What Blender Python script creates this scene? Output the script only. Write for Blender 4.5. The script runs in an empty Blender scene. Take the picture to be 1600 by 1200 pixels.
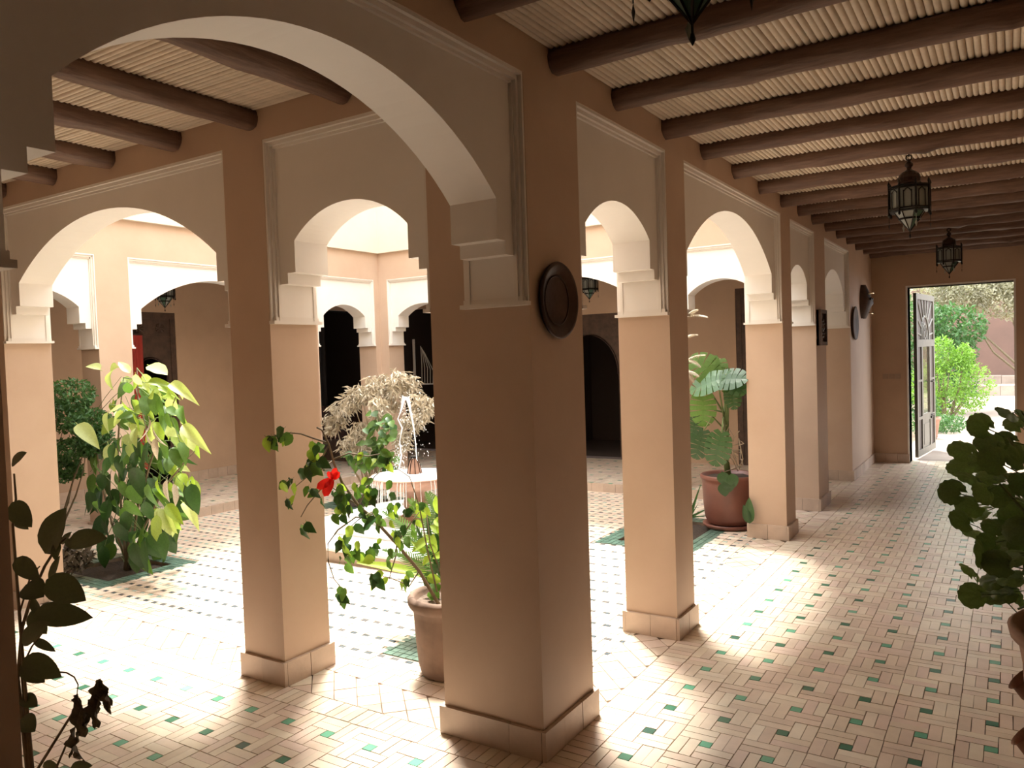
import bpy, bmesh, math, random
from mathutils import Vector, Matrix, noise
random.seed(7)
C = bpy.context.scene.collection
sc = bpy.context.scene
PI = math.pi
# ------------------------------------------------------------------ camera
CP = Vector((1.5622, -2.6041, 1.6))
CR = Vector((0.8438314, 0.5355817, -0.0331778))
CU = Vector((0.0086329, 0.0482712, 0.9987970))
CF = Vector((-0.5365389, 0.8431027, -0.0361091))
FPX = 1223.19
cam = bpy.data.cameras.new('camera'); camo = bpy.data.objects.new('camera', cam); C.objects.link(camo)
cam.sensor_width = 36; cam.lens = FPX / 1600 * 36; cam.clip_start = 0.05; cam.clip_end = 200
camo.matrix_world = Matrix(((CR.x, CU.x, -CF.x, CP.x), (CR.y, CU.y, -CF.y, CP.y), (CR.z, CU.z, -CF.z, CP.z), (0, 0, 0, 1)))
sc.camera = camo
# ------------------------------------------------------------------ world, sun, exposure
SKY = 4.0; SUN = 9.5; EXPO = 0.45
w = bpy.data.worlds.new('sky'); sc.world = w; w.use_nodes = True
bg = w.node_tree.nodes['Background']; bg.inputs[0].default_value = (0.93, 0.96, 1.0, 1); bg.inputs[1].default_value = SKY
sun = bpy.data.lights.new('sun', 'SUN'); sun.energy = SUN; sun.angle = math.radians(11); sun.color = (1, 0.95, 0.86)
so = bpy.data.objects.new('sun', sun); C.objects.link(so)
so.rotation_euler = Vector((0.27, -0.32, -1)).to_track_quat('-Z', 'Y').to_euler()
sc.view_settings.view_transform = 'Standard'; sc.view_settings.look = 'None'
sc.view_settings.exposure = EXPO; sc.view_settings.gamma = 1; sc.view_settings.use_curve_mapping = False

def ray(u, v):
    return (CR * ((u - 800) / FPX) + CU * ((600 - v) / FPX) + CF)
def at(u, v, X=None, Y=None, Z=None, K=None):       # world point seen at a pixel, on the plane x=X, y=Y, z=Z or at depth K
    d = ray(u, v)
    if X is not None: k = (X - CP.x) / d.x
    elif Y is not None: k = (Y - CP.y) / d.y
    elif Z is not None: k = (Z - CP.z) / d.z
    else: k = K
    return CP + d * k
def proj(p):
    d = Vector(p) - CP; z = d.dot(CF)
    if z < 0.05: return None
    return (800 + FPX * d.dot(CR) / z, 600 - FPX * d.dot(CU) / z, z)

# ------------------------------------------------------------------ materials
def mat(name, col, rough=0.8, var=0.0, nscale=3.0, bump=0.0, bscale=20.0, metal=0.0, spec=0.5, col2=None, trans=0.0, tint=False, rnd=0.0, coat=0.0, stretch=None, alpha=None, ttint=(1.35, 1.45, 0.8)):
    m = bpy.data.materials.new(name); m.use_nodes = True
    nt = m.node_tree; N = nt.nodes; L = nt.links; b = N['Principled BSDF']; out = N['Material Output']
    b.inputs['Roughness'].default_value = rough; b.inputs['Metallic'].default_value = metal
    b.inputs['Specular IOR Level'].default_value = spec
    if coat: b.inputs['Coat Weight'].default_value = coat; b.inputs['Coat Roughness'].default_value = 0.1
    c = (*col, 1); b.inputs['Base Color'].default_value = c
    src = None
    if tint:
        a = N.new('ShaderNodeAttribute'); a.attribute_name = 'tint'; src = a.outputs['Color']
    tc = N.new('ShaderNodeTexCoord'); vec = tc.outputs['Object']
    if stretch:
        mp = N.new('ShaderNodeMapping'); mp.inputs['Scale'].default_value = stretch; L.new(vec, mp.inputs[0]); vec = mp.outputs[0]
    if var > 0 or col2:
        nz = N.new('ShaderNodeTexNoise'); nz.inputs['Scale'].default_value = nscale; nz.inputs['Detail'].default_value = 6; nz.inputs['Roughness'].default_value = 0.62
        if tint:
            g = N.new('ShaderNodeNewGeometry'); L.new(g.outputs['Position'], nz.inputs['Vector'])
        else: L.new(vec, nz.inputs['Vector'])
        cr = N.new('ShaderNodeMapRange'); cr.inputs[1].default_value = 0.3; cr.inputs[2].default_value = 0.7
        L.new(nz.outputs['Fac'], cr.inputs[0])
        mx = N.new('ShaderNodeMix'); mx.data_type = 'RGBA'; L.new(cr.outputs[0], mx.inputs[0])
        if tint:
            mx.blend_type = 'MULTIPLY'; mx.inputs[0].default_value = 1
            g2 = N.new('ShaderNodeMapRange'); g2.inputs[1].default_value = 0.3; g2.inputs[2].default_value = 0.7
            g2.inputs[3].default_value = 1 - var; g2.inputs[4].default_value = 1 + var * 0.4
            L.new(nz.outputs['Fac'], g2.inputs[0]); cb = N.new('ShaderNodeCombineColor')
            for i in range(3): L.new(g2.outputs[0], cb.inputs[i])
            for l in list(mx.inputs[0].links): L.remove(l)
            L.new(src, mx.inputs[6]); L.new(cb.outputs[0], mx.inputs[7])
        else:
            k2 = col2 if col2 else tuple(x * (1 - var) for x in col)
            mx.inputs[6].default_value = (*k2, 1); mx.inputs[7].default_value = c
        src = mx.outputs[2]
    if rnd:
        oi = N.new('ShaderNodeObjectInfo'); hs = N.new('ShaderNodeHueSaturation')
        mr = N.new('ShaderNodeMapRange'); mr.inputs[3].default_value = 1 - rnd; mr.inputs[4].default_value = 1 + rnd
        L.new(oi.outputs['Random'], mr.inputs[0]); L.new(mr.outputs[0], hs.inputs['Value'])
        if src: L.new(src, hs.inputs['Color'])
        else: hs.inputs['Color'].default_value = c
        src = hs.outputs[0]
    if src: L.new(src, b.inputs['Base Color'])
    if bump:
        n2 = N.new('ShaderNodeTexNoise'); n2.inputs['Scale'].default_value = bscale; n2.inputs['Detail'].default_value = 5
        L.new(vec, n2.inputs['Vector']); bp = N.new('ShaderNodeBump'); bp.inputs['Strength'].default_value = bump; bp.inputs['Distance'].default_value = 0.01
        L.new(n2.outputs['Fac'], bp.inputs['Height']); L.new(bp.outputs[0], b.inputs['Normal'])
    if trans:
        t = N.new('ShaderNodeBsdfTranslucent'); ms = N.new('ShaderNodeMixShader'); ms.inputs[0].default_value = trans
        br = N.new('ShaderNodeMix'); br.data_type = 'RGBA'; br.blend_type = 'MULTIPLY'; br.inputs[0].default_value = 1
        br.inputs[6].default_value = c; br.inputs[7].default_value = (*ttint, 1)
        if src: L.new(src, br.inputs[6])
        L.new(br.outputs[2], t.inputs[0]); L.new(b.outputs[0], ms.inputs[1]); L.new(t.outputs[0], ms.inputs[2]); L.new(ms.outputs[0], out.inputs[0])
    return m
M = {}
M['plaster'] = mat('tan_tadelakt_plaster', (0.61, 0.455, 0.34), 0.55, col2=(0.55, 0.395, 0.29), nscale=2.2, bump=0.12, bscale=9, spec=0.35)
M['outer'] = mat('ochre_plaster', (0.57, 0.40, 0.28), 0.6, col2=(0.49, 0.345, 0.24), nscale=1.8, bump=0.12, bscale=9, spec=0.3)
M['pale'] = mat('pale_parapet_plaster', (0.80, 0.70, 0.57), 0.8, var=0.08, nscale=3, bump=0.1)
M['white'] = mat('white_carved_plaster', (0.88, 0.84, 0.79), 0.6, var=0.04, nscale=4, bump=0.05, bscale=14, spec=0.3)
M['trim'] = mat('white_moulding', (0.85, 0.80, 0.74), 0.5, var=0.04, nscale=6)
M['plinth'] = mat('pink_plinth_tile', (0.60, 0.46, 0.36), 0.5, var=0.2, nscale=7, bump=0.15, bscale=30, rnd=0.08)
M['tile'] = mat('polished_terracotta_tile', (0.6, 0.45, 0.35), 0.33, var=0.16, nscale=4.5, tint=True, bump=0.12, bscale=14, spec=0.6)
M['ctile'] = mat('courtyard_tile', (0.6, 0.45, 0.35), 0.5, var=0.16, nscale=3, tint=True, bump=0.1, bscale=14, spec=0.45)
M['grout'] = mat('brown_grout', (0.30, 0.21, 0.15), 0.9, var=0.6, nscale=9)
M['cgrout'] = mat('pale_grout', (0.50, 0.38, 0.29), 0.9, var=0.3, nscale=9)
M['reed'] = mat('pale_reed', (0.64, 0.53, 0.41), 0.7, var=0.18, nscale=14, bump=0.1, bscale=40, rnd=0.09)
M['slab'] = mat('roof_earth', (0.35, 0.25, 0.17), 0.9)
M['beam'] = mat('dark_brown_log', (0.19, 0.11, 0.075), 0.6, col2=(0.095, 0.052, 0.036), nscale=9, bump=0.5, bscale=16, stretch=(0.5, 4, 4), spec=0.3)
M['beamy'] = M['beam']
M['iron'] = mat('blackened_iron', (0.018, 0.015, 0.013), 0.45, var=0.4, nscale=20, metal=0.6)
M['copper'] = mat('dark_copper', (0.055, 0.03, 0.022), 0.35, var=0.4, nscale=12, metal=0.6, bump=0.15, bscale=30)
M['glass'] = mat('frosted_lantern_glass', (0.42, 0.43, 0.39), 0.3, trans=0.45, ttint=(.9, .95, .9))
M['glassg'] = mat('green_lantern_glass', (0.10, 0.20, 0.14), 0.3, trans=0.45, ttint=(1, 1, 1))
M['glassr'] = mat('red_lantern_glass', (0.45, 0.05, 0.03), 0.3, trans=0.5)
M['terra'] = mat('terracotta', (0.43, 0.245, 0.17), 0.75, col2=(0.30, 0.165, 0.115), nscale=7, bump=0.3, bscale=18)
M['terraold'] = mat('weathered_clay', (0.27, 0.175, 0.125), 0.85, col2=(0.16, 0.105, 0.075), nscale=5, bump=0.4, bscale=22)
M['redpot'] = mat('glazed_red_brown', (0.22, 0.085, 0.06), 0.4, var=0.25, nscale=4, bump=0.05)
M['soil'] = mat('dark_soil', (0.075, 0.05, 0.035), 0.95, var=0.6, nscale=30, bump=1, bscale=60)
M['soilp'] = mat('dry_soil', (0.24, 0.17, 0.125), 0.95, var=0.4, nscale=40, bump=1, bscale=60)
M['stem'] = mat('green_brown_stem', (0.20, 0.15, 0.085), 0.7, var=0.3, nscale=30)
M['stemg'] = mat('green_stem', (0.20, 0.27, 0.10), 0.6, var=0.3, nscale=20)
M['twig'] = mat('pale_twig', (0.42, 0.33, 0.23), 0.8)
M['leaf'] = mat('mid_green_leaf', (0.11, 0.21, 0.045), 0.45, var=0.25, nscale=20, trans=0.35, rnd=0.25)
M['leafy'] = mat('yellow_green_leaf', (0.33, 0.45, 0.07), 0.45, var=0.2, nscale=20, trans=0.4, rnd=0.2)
M['leafp'] = mat('pale_sunlit_leaf', (0.55, 0.62, 0.26), 0.45, var=0.15, nscale=20, trans=0.4, rnd=0.15)  # sunlight on the tall plant's upper leaves, put into the leaf colour
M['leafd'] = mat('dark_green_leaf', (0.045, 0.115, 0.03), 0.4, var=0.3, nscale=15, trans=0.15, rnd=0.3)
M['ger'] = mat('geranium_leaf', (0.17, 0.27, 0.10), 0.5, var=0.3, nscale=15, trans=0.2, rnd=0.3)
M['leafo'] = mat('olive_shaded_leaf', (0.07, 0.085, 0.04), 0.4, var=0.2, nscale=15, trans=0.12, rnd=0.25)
M['dry'] = mat('dried_leaf', (0.16, 0.125, 0.09), 0.8, var=0.4, nscale=30, trans=0.1)
M['cream'] = mat('dry_cream_leaf', (0.72, 0.63, 0.48), 0.7, var=0.5, nscale=25, trans=0.15, ttint=(1, .95, .85))
M['small'] = mat('small_green_leaf', (0.08, 0.19, 0.055), 0.5, var=0.4, nscale=8, trans=0.25)
M['lime'] = mat('lime_bush_leaf', (0.22, 0.40, 0.06), 0.5, var=0.45, nscale=5, trans=0.35)
M['olive'] = mat('silver_olive_leaf', (0.60, 0.57, 0.43), 0.5, var=0.55, nscale=4, trans=0.2)
M['red'] = mat('red_petal', (0.80, 0.02, 0.02), 0.45, var=0.15, nscale=20, trans=0.3)
M['cloth'] = mat('red_cloth', (0.50, 0.055, 0.04), 0.8, var=0.2, nscale=6)
M['dark'] = mat('unlit_room_near_black', (0.06, 0.04, 0.032), 0.9)  # near-black colour stands in for the gloom of unlit rooms
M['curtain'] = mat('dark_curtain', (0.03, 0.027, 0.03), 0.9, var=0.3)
M['cushion'] = mat('dark_maroon_fabric', (0.05, 0.022, 0.02), 0.9, var=0.3)
M['wood'] = mat('carved_dark_wood', (0.105, 0.06, 0.04), 0.6, col2=(0.05, 0.028, 0.02), nscale=12, bump=0.3, bscale=30)
M['doorm'] = mat('grey_green_painted_iron', (0.16, 0.15, 0.12), 0.45, var=0.25, nscale=10)
M['doord'] = mat('dark_door_back', (0.07, 0.05, 0.04), 0.6)
M['switch'] = mat('cream_plastic', (0.40, 0.30, 0.22), 0.5)
M['marble'] = mat('white_marble', (0.86, 0.84, 0.81), 0.35, var=0.06, nscale=5)
M['pinkwall'] = mat('garden_pink_wall', (0.20, 0.115, 0.085), 0.9, col2=(0.14, 0.085, 0.065), nscale=0.8, bump=0.3, bscale=4)
M['path'] = mat('garden_path', (0.40, 0.33, 0.27), 0.9, col2=(0.22, 0.17, 0.135), nscale=1.2, bump=0.4, bscale=8)
M['garden'] = mat('garden_soil', (0.20, 0.15, 0.10), 0.95, var=0.5, nscale=3)
M['greentile'] = mat('green_zellige', (0.115, 0.20, 0.155), 0.3, var=0.3, nscale=12, rnd=0.2, spec=0.6)
def glassmat(name, col, rough, ior):
    m = bpy.data.materials.new(name); m.use_nodes = True; b = m.node_tree.nodes['Principled BSDF']
    b.inputs['Base Color'].default_value = (*col, 1); b.inputs['Roughness'].default_value = rough
    b.inputs['Transmission Weight'].default_value = 1; b.inputs['IOR'].default_value = ior
    return m
M['pane'] = glassmat('door_glass', (0.92, 0.94, 0.92), 0.02, 1.45)
M['water'] = mat('aerated_water', (0.93, 0.95, 0.97), 0.15, spec=0.8)
M['pool'] = mat('shallow_water_over_marble', (0.80, 0.86, 0.84), 0.05, spec=1.0, bump=0.5, bscale=14)

# ------------------------------------------------------------------ mesh helpers
class B:
    def __init__(s): s.v = []; s.f = []
    def add(s, vs, fs):
        n = len(s.v); s.v += [tuple(p) for p in vs]; s.f += [tuple(i + n for i in f) for f in fs]; return s
    def box(s, x0, x1, y0, y1, z0, z1):
        vs = [(x, y, z) for z in (z0, z1) for y in (y0, y1) for x in (x0, x1)]
        return s.add(vs, [(0, 2, 3, 1), (4, 5, 7, 6), (0, 1, 5, 4), (2, 6, 7, 3), (0, 4, 6, 2), (1, 3, 7, 5)])
    def tube(s, pts, rad, n=6, cap=True):
        pts = [Vector(p) for p in pts]; rings = []
        if not isinstance(rad, (list, tuple)): rad = [rad] * len(pts)
        ref = None
        for i, p in enumerate(pts):
            t = (pts[min(i + 1, len(pts) - 1)] - pts[max(i - 1, 0)])
            if t.length < 1e-9: t = Vector((0, 0, 1))
            t.normalize()
            if ref is None: ref = Vector((0, 0, 1)) if abs(t.z) < 0.9 else Vector((1, 0, 0))
            a = t.cross(ref); a.normalize(); b = t.cross(a); b.normalize(); ref = -b if False else ref
            rings.append([p + a * (rad[i] * math.cos(2 * PI * k / n)) + b * (rad[i] * math.sin(2 * PI * k / n)) for k in range(n)])
        vs = [q for r in rings for q in r]; fs = []
        for i in range(len(pts) - 1):
            for k in range(n):
                a = i * n + k; b = i * n + (k + 1) % n; fs.append((a, b, b + n, a + n))
        if cap: fs.append(tuple(range(n - 1, -1, -1))); fs.append(tuple((len(pts) - 1) * n + k for k in range(n)))
        return s.add(vs, fs)
    def lathe(s, prof, n=24, c=(0, 0, 0), axis='z', ph=0.0, closed=False):
        vs = []; fs = []
        for r, z in prof:
            for k in range(n):
                a = 2 * PI * k / n + ph; x, y = r * math.cos(a), r * math.sin(a)
                if axis == 'z': vs.append((c[0] + x, c[1] + y, c[2] + z))
                elif axis == 'x': vs.append((c[0] + z, c[1] + x, c[2] + y))
                else: vs.append((c[0] + x, c[1] + z, c[2] + y))
        m = len(prof)
        for i in range(m - 1 + (1 if closed else 0)):
            j = (i + 1) % m
            for k in range(n): fs.append((i * n + k, i * n + (k + 1) % n, j * n + (k + 1) % n, j * n + k))
        if not closed: fs.append(tuple(range(n - 1, -1, -1))); fs.append(tuple((m - 1) * n + k for k in range(n)))
        return s.add(vs, fs)
    def prism(s, poly, fn, d0, d1):         # poly of (a,b); fn(a,b,d)->xyz
        n = len(poly)
        vs = [fn(a, b, d0) for a, b in poly] + [fn(a, b, d1) for a, b in poly]
        fs = [tuple(range(n - 1, -1, -1)), tuple(range(n, 2 * n))] + [(i, (i + 1) % n, (i + 1) % n + n, i + n) for i in range(n)]
        return s.add(vs, fs)
    def mesh(s, name, m, smooth=False, fix=True, tint=None):
        me = bpy.data.meshes.new(name); me.from_pydata(s.v, [], s.f)
        if fix:
            bm = bmesh.new(); bm.from_mesh(me); bmesh.ops.recalc_face_normals(bm, faces=bm.faces); bm.to_mesh(me); bm.free()
        if m: me.materials.append(m)
        if smooth: me.polygons.foreach_set('use_smooth', [True] * len(me.polygons))
        if tint is not None:
            a = me.attributes.new('tint', 'FLOAT_COLOR', 'POINT')
            if len(tint) == 3 and not hasattr(tint[0], '__len__'): tint = [tint] * len(s.v)
            flat = []
            for t in tint: flat += [t[0], t[1], t[2], 1.0]
            a.data.foreach_set('color', flat)
        me.update(); return me
    def build(s, name, m, parent=None, smooth=False, fix=True, tint=None, kind=None):
        return link(name, s.mesh(name, m, smooth, fix, tint), parent, kind=kind)
def link(name, me, parent=None, mw=None, kind=None):
    o = bpy.data.objects.new(name, me); C.objects.link(o)
    if parent is not None:
        o.parent = parent
        if mw is None:
            g = gloc(parent); o.location = -g
    if mw is not None:
        if parent is not None: o.matrix_basis = Matrix.Translation(-gloc(parent)) @ mw
        else: o.matrix_basis = mw
    if kind: o['kind'] = kind
    return o
def gloc(o):
    v = Vector((0, 0, 0))
    while o is not None: v = v + o.location; o = o.parent
    return v
def thing(name, label, cat, loc=(0, 0, 0), group=None):
    o = bpy.data.objects.new(name, None); C.objects.link(o); o.location = loc; o.empty_display_size = 0.05
    o['label'] = label; o['category'] = cat
    if group: o['group'] = group
    return o
def struct(name, label, loc=(0, 0, 0), cat='wall'):
    o = bpy.data.objects.new(name, None); C.objects.link(o); o.location = loc; o['label'] = label; o['category'] = cat; o['kind'] = 'structure'
    return o
def tag(o, label, cat, group=None, kind=None):
    o['label'] = label; o['category'] = cat
    if group: o['group'] = group
    if kind: o['kind'] = kind
    return o
def frame(loc, d, up=(0, 0, 1), sc_=1.0, sx=None):     # y axis along d, z near up
    d = Vector(d).normalized(); up = Vector(up)
    x = d.cross(up)
    if x.length < 1e-4: x = d.cross(Vector((1, 0.3, 0)))
    x.normalize(); z = x.cross(d)
    s1 = sx if sx else sc_
    return Matrix(((x.x * s1, d.x * sc_, z.x * sc_, loc[0]), (x.y * s1, d.y * sc_, z.y * sc_, loc[1]), (x.z * s1, d.z * sc_, z.z * sc_, loc[2]), (0, 0, 0, 1)))

# ------------------------------------------------------------------ arcades
T = 0.305; ZB = 1.797; ZT = 2.685; ZC = 2.83; REC = 0.045; ZP = 0.119; EP = 0.0185
XW = -5.686; YN = 5.48
def profile(a, b, crown):
    st = [(a, ZB), (a + .03, ZB), (a + .03, 1.985), (a + .09, 1.985), (a + .09, 2.037), (a + .145, 2.037), (a + .145, 2.188)]
    c = (a + b) / 2; h = (b - a) / 2 - .145; rise = crown - 2.188; R = (h * h + rise * rise) / (2 * rise); n = 28
    a0 = math.asin(h / R)
    arc = [(c + R * math.sin(-a0 + 2 * a0 * i / n), crown - R + R * math.cos(-a0 + 2 * a0 * i / n)) for i in range(1, n)]
    return st + arc + [(a + b - s, z) for s, z in reversed(st)]
def arcade(name, label, fn, pillars, crowns, ztop, vis=True):
    root = struct(name, label)
    zf = 0
    # pillars run the full height to the top of the panels; the wall above them is one band
    for (a, b) in pillars:
        p = B().add([fn(s, d, z) for z in (0, ZT) for d in (0, T) for s in (a, b)], [(0, 2, 3, 1), (4, 5, 7, 6), (0, 1, 5, 4), (2, 6, 7, 3), (0, 4, 6, 2), (1, 3, 7, 5)])
        po = p.build('pillar', M['plaster'], root)
        # plinth tiles
        for side in range(4):
            if side in (0, 2): L_ = b - a + 2 * EP
            else: L_ = T
            n = max(1, round(L_ / 0.16))
            for i in range(n):
                q0 = i / n; q1 = (i + 1) / n; g = 0.0012
                q = B(); e = EP + random.uniform(-.0012, .0012); zt = ZP + random.uniform(-.001, .001)
                if side == 0: s0, s1, d0, d1 = a - EP + q0 * L_ + g, a - EP + q1 * L_ - g, -e, 0
                elif side == 2: s0, s1, d0, d1 = a - EP + q0 * L_ + g, a - EP + q1 * L_ - g, T, T + e
                elif side == 1: s0, s1, d0, d1 = a - e, a, q0 * L_ + g, q1 * L_ - g
                else: s0, s1, d0, d1 = b, b + e, q0 * L_ + g, q1 * L_ - g
                q.add([fn(s, d, z) for z in (0, zt) for d in (d0, d1) for s in (s0, s1)], [(0, 2, 3, 1), (4, 5, 7, 6), (0, 1, 5, 4), (2, 6, 7, 3), (0, 4, 6, 2), (1, 3, 7, 5)])
                q.build('plinth_tile', M['plinth'], po)
    s0 = pillars[0][0]; s1 = pillars[-1][1]
    B().add([fn(s, d, z) for z in (ZT, ztop) for d in (0, T) for s in (s0, s1)], [(0, 2, 3, 1), (4, 5, 7, 6), (0, 1, 5, 4), (2, 6, 7, 3), (0, 4, 6, 2), (1, 3, 7, 5)]).build('upper_wall', M['plaster'], root)
    for i, cr in enumerate(crowns):
        a = pillars[i][1]; b = pillars[i + 1][0]; pr = profile(a, b, cr)
        m = B(); n = len(pr); d0 = REC; d1 = T - REC
        vs = [fn(s, d0, z) for s, z in pr] + [fn(s, d1, z) for s, z in pr] + [fn(s, d0, ZT) for s, z in pr] + [fn(s, d1, ZT) for s, z in pr]
        fs = []
        for k in range(n - 1):
            fs.append((k, k + 1, k + 1 + n, k + n))
            if abs(pr[k][0] - pr[k + 1][0]) > 1e-6:
                fs.append((k, k + 2 * n, k + 1 + 2 * n, k + 1)); fs.append((k + n, k + 1 + n, k + 1 + 3 * n, k + 3 * n))
        m.add(vs, fs); pan = m.build('spandrel_panel', M['white'], root)
        # impost blocks come forward to near the faces below the springing
        for side in (0, 1):
            q = B()
            for (i0, z0, z1, dd) in ((.03, ZB + .035, 1.985, .012),):
                sa, sb = (a, a + i0) if side == 0 else (b - i0, b)
            lo, hi = (a, a + .038) if side == 0 else (b - .038, b)
            q.add([fn(s, d, z) for z in (ZB - .004, ZB + .012) for d in (-.004, T + .004) for s in (lo, hi)], [(0, 2, 3, 1), (4, 5, 7, 6), (0, 1, 5, 4), (2, 6, 7, 3), (0, 4, 6, 2), (1, 3, 7, 5)])
            lo, hi = (a, a + .033) if side == 0 else (b - .033, b)
            q.add([fn(s, d, z) for z in (ZB + .012, ZB + .03) for d in (.012, T - .012) for s in (lo, hi)], [(0, 2, 3, 1), (4, 5, 7, 6), (0, 1, 5, 4), (2, 6, 7, 3), (0, 4, 6, 2), (1, 3, 7, 5)])
            q.build('impost_ledge', M['trim'], pan)
        # mouldings around the recess, both faces: top strip and two side strips, two fillets each
        for face in (0, 1):
            def dd(x): return x if face == 0 else T - x
            for (kind) in ('top', 'left', 'right'):
                q = B()
                for (o0, o1, dep) in ((0, .014, .002), (.014, .032, .018), (.032, .044, .032)):
                    da, db = sorted((dd(dep), dd(REC + .002)))
                    if kind == 'top': sa, sb, za, zb = a + o0, b - o0, ZT - o1, ZT - o0
                    elif kind == 'left': sa, sb, za, zb = a + o0 * .8, a + o1 * .8, ZB + .005, ZT - o1
                    else: sa, sb, za, zb = b - o1 * .8, b - o0 * .8, ZB + .005, ZT - o1
                    q.add([fn(s, d, z) for z in (za, zb) for d in (da, db) for s in (sa, sb)], [(0, 2, 3, 1), (4, 5, 7, 6), (0, 1, 5, 4), (2, 6, 7, 3), (0, 4, 6, 2), (1, 3, 7, 5)])
                q.build('moulding', M['trim'], pan)
    return root
fE = lambda s, d, z: (-d, s, z)
fS = lambda s, d, z: (-s, d, z)
fW = lambda s, d, z: (XW - T + d, s, z)
fN = lambda s, d, z: (-s, YN + T - d, z)
ZR = 6.0  # parapet top out of view, heightened so its shadow covers the court's far sides
east = arcade('wall_east_arcade', 'tan plaster arcade wall on the right of the courtyard, with white arches and square pillars', fE,
              [(-4.2, -1.895), (0.0, .436), (1.472, 1.754), (4.001, 4.32), (5.302, YN + T), (7.2185, 8.95)], [2.515, 2.335, 2.541, 2.335, 2.42], ZC + .35)
south = arcade('wall_south_arcade', 'tan plaster arcade wall left of the big near corner pillar, with white arches', fS,
               [(T, .488), (1.4835, 1.7806), (4.104, 4.40), (5.50, 5.99)], [2.335, 2.54, 2.335], ZC + .35)
west = arcade('wall_west_arcade', 'far arcade wall across the courtyard with sunlit white arch panels, left of the inner corner', fW,
              [(T, .44), (1.5525, 1.8818), (4.05, 4.34), (5.385, YN + T)], [2.35, 2.52, 2.335], ZC + .35)
north = arcade('wall_north_arcade', 'far arcade wall right of the inner courtyard corner with white arch panels', fN,
               [(.488, .488 + .001), (1.4835, 1.7806), (4.104, 4.40), (5.54, 5.686)], [2.335, 2.52, 2.335], ZC + .35)

# parapet above the courtyard eave: four pale walls with a projecting cornice
par = struct('wall_parapet', 'pale cream parapet walls above the courtyard arcades, with a projecting cornice, heightened for shade')
for (x0, x1, y0, y1) in ((-5.99, -5.63, .0, YN + T), (-.36, 0, 0, YN + T), (-5.63, -.36, YN - .055, YN + T), (-5.63, -.36, 0, .36)):
    B().box(x0, x1, y0, y1, 3.04, ZR).build('parapet_wall', M['pale'], par)
for (x0, x1, y0, y1) in ((-5.99, -5.70, .0, YN + T), (-.29, 0, 0, YN + T), (-5.70, -.29, YN + .01, YN + T), (-5.70, -.29, 0, .29)):
    pass
# gallery roofs
roof = struct('ceiling_slab', 'earth roof slabs over the galleries', cat='ceiling')
for (x0, x1, y0, y1) in ((0, 2.35, -4.2, 9.25), (-7.65, 0, -2.2, 0.02), (-7.65, -5.95, .02, 7.6), (-5.95, 0, YN + T - .02, 7.6), (-.3, 0, 7.6, 9.25)):
    B().box(x0, x1, y0, y1, ZC + .012, 3.04).build('roof_slab', M['slab'], roof)

# ------------------------------------------------------------------ outer walls
def wall(name, label, boxes, m='outer', part='wall_face'):
    r = struct(name, label)
    for b in boxes: B().box(*b).build(part, M[m], r)
    return r
DX0, DX1, DZ = .434, 1.615, 2.325
wend = wall('wall_gallery_end', 'dim brown plaster wall at the far end of the right gallery, pierced by the garden door',
            [(-.3, DX0, 8.95, 9.25, 0, 3.03), (DX1, 2.35, 8.95, 9.25, 0, 3.03), (DX0, DX1, 8.95, 9.25, DZ, 3.03)])
wall('wall_gallery_right', 'plaster wall along the right side of the right gallery', [(2.15, 2.35, -4.2, 8.95, 0, 3.03)])
wall('wall_behind', 'plaster wall closing the gallery behind the viewer', [(-.3, 2.35, -4.4, -4.2, 0, 3.03)])  # unseen wall, put in to close the gallery for the lighting
wall('wall_south_back', 'plaster back wall of the left gallery', [(-7.65, -.305, -2.15, -1.95, 0, 3.03)])
WX = -7.45; NY = 7.4
# west back wall with two door holes; north back wall with door holes
d1 = (at(205, 490, X=WX).y - .12, at(273, 490, X=WX).y); dz1 = 2.29
wall('wall_west_back', 'ochre plaster back wall of the far gallery, seen through the wide arch left of the second pillar',
     [(WX - .2, WX, -2.15, d1[0], 0, 3.03), (WX - .2, WX, d1[0], d1[1], dz1, 3.03), (WX - .2, WX, d1[1], 5.2, 0, 3.03), (WX - .2, WX, 5.2, 7.2, 2.42, 3.03), (WX - .2, WX, 7.2, 7.6, 0, 3.03)])
nd0 = (at(905, 492, Y=NY).x - .45, at(964, 490, Y=NY).x + .12); nd1 = (at(1148, 453, Y=NY).x, at(1148, 453, Y=NY).x + .8)
wall('wall_north_back', 'orange-tan plaster back wall of the north gallery, seen past the potted split-leaf plant',
     [(-7.45, -7.2, NY, NY + .2, 0, 3.03), (-7.2, -5.6, NY, NY + .2, 2.42, 3.03), (-5.6, nd0[0], NY, NY + .2, 0, 3.03), (nd0[0], nd0[1], NY, NY + .2, 2.15, 3.03),
      (nd0[1], nd1[0], NY, NY + .2, 0, 3.03), (nd1[0], nd1[1], NY, NY + .2, 2.36, 3.03), (nd1[1], -.305, NY, NY + .2, 0, 3.03)])
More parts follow.
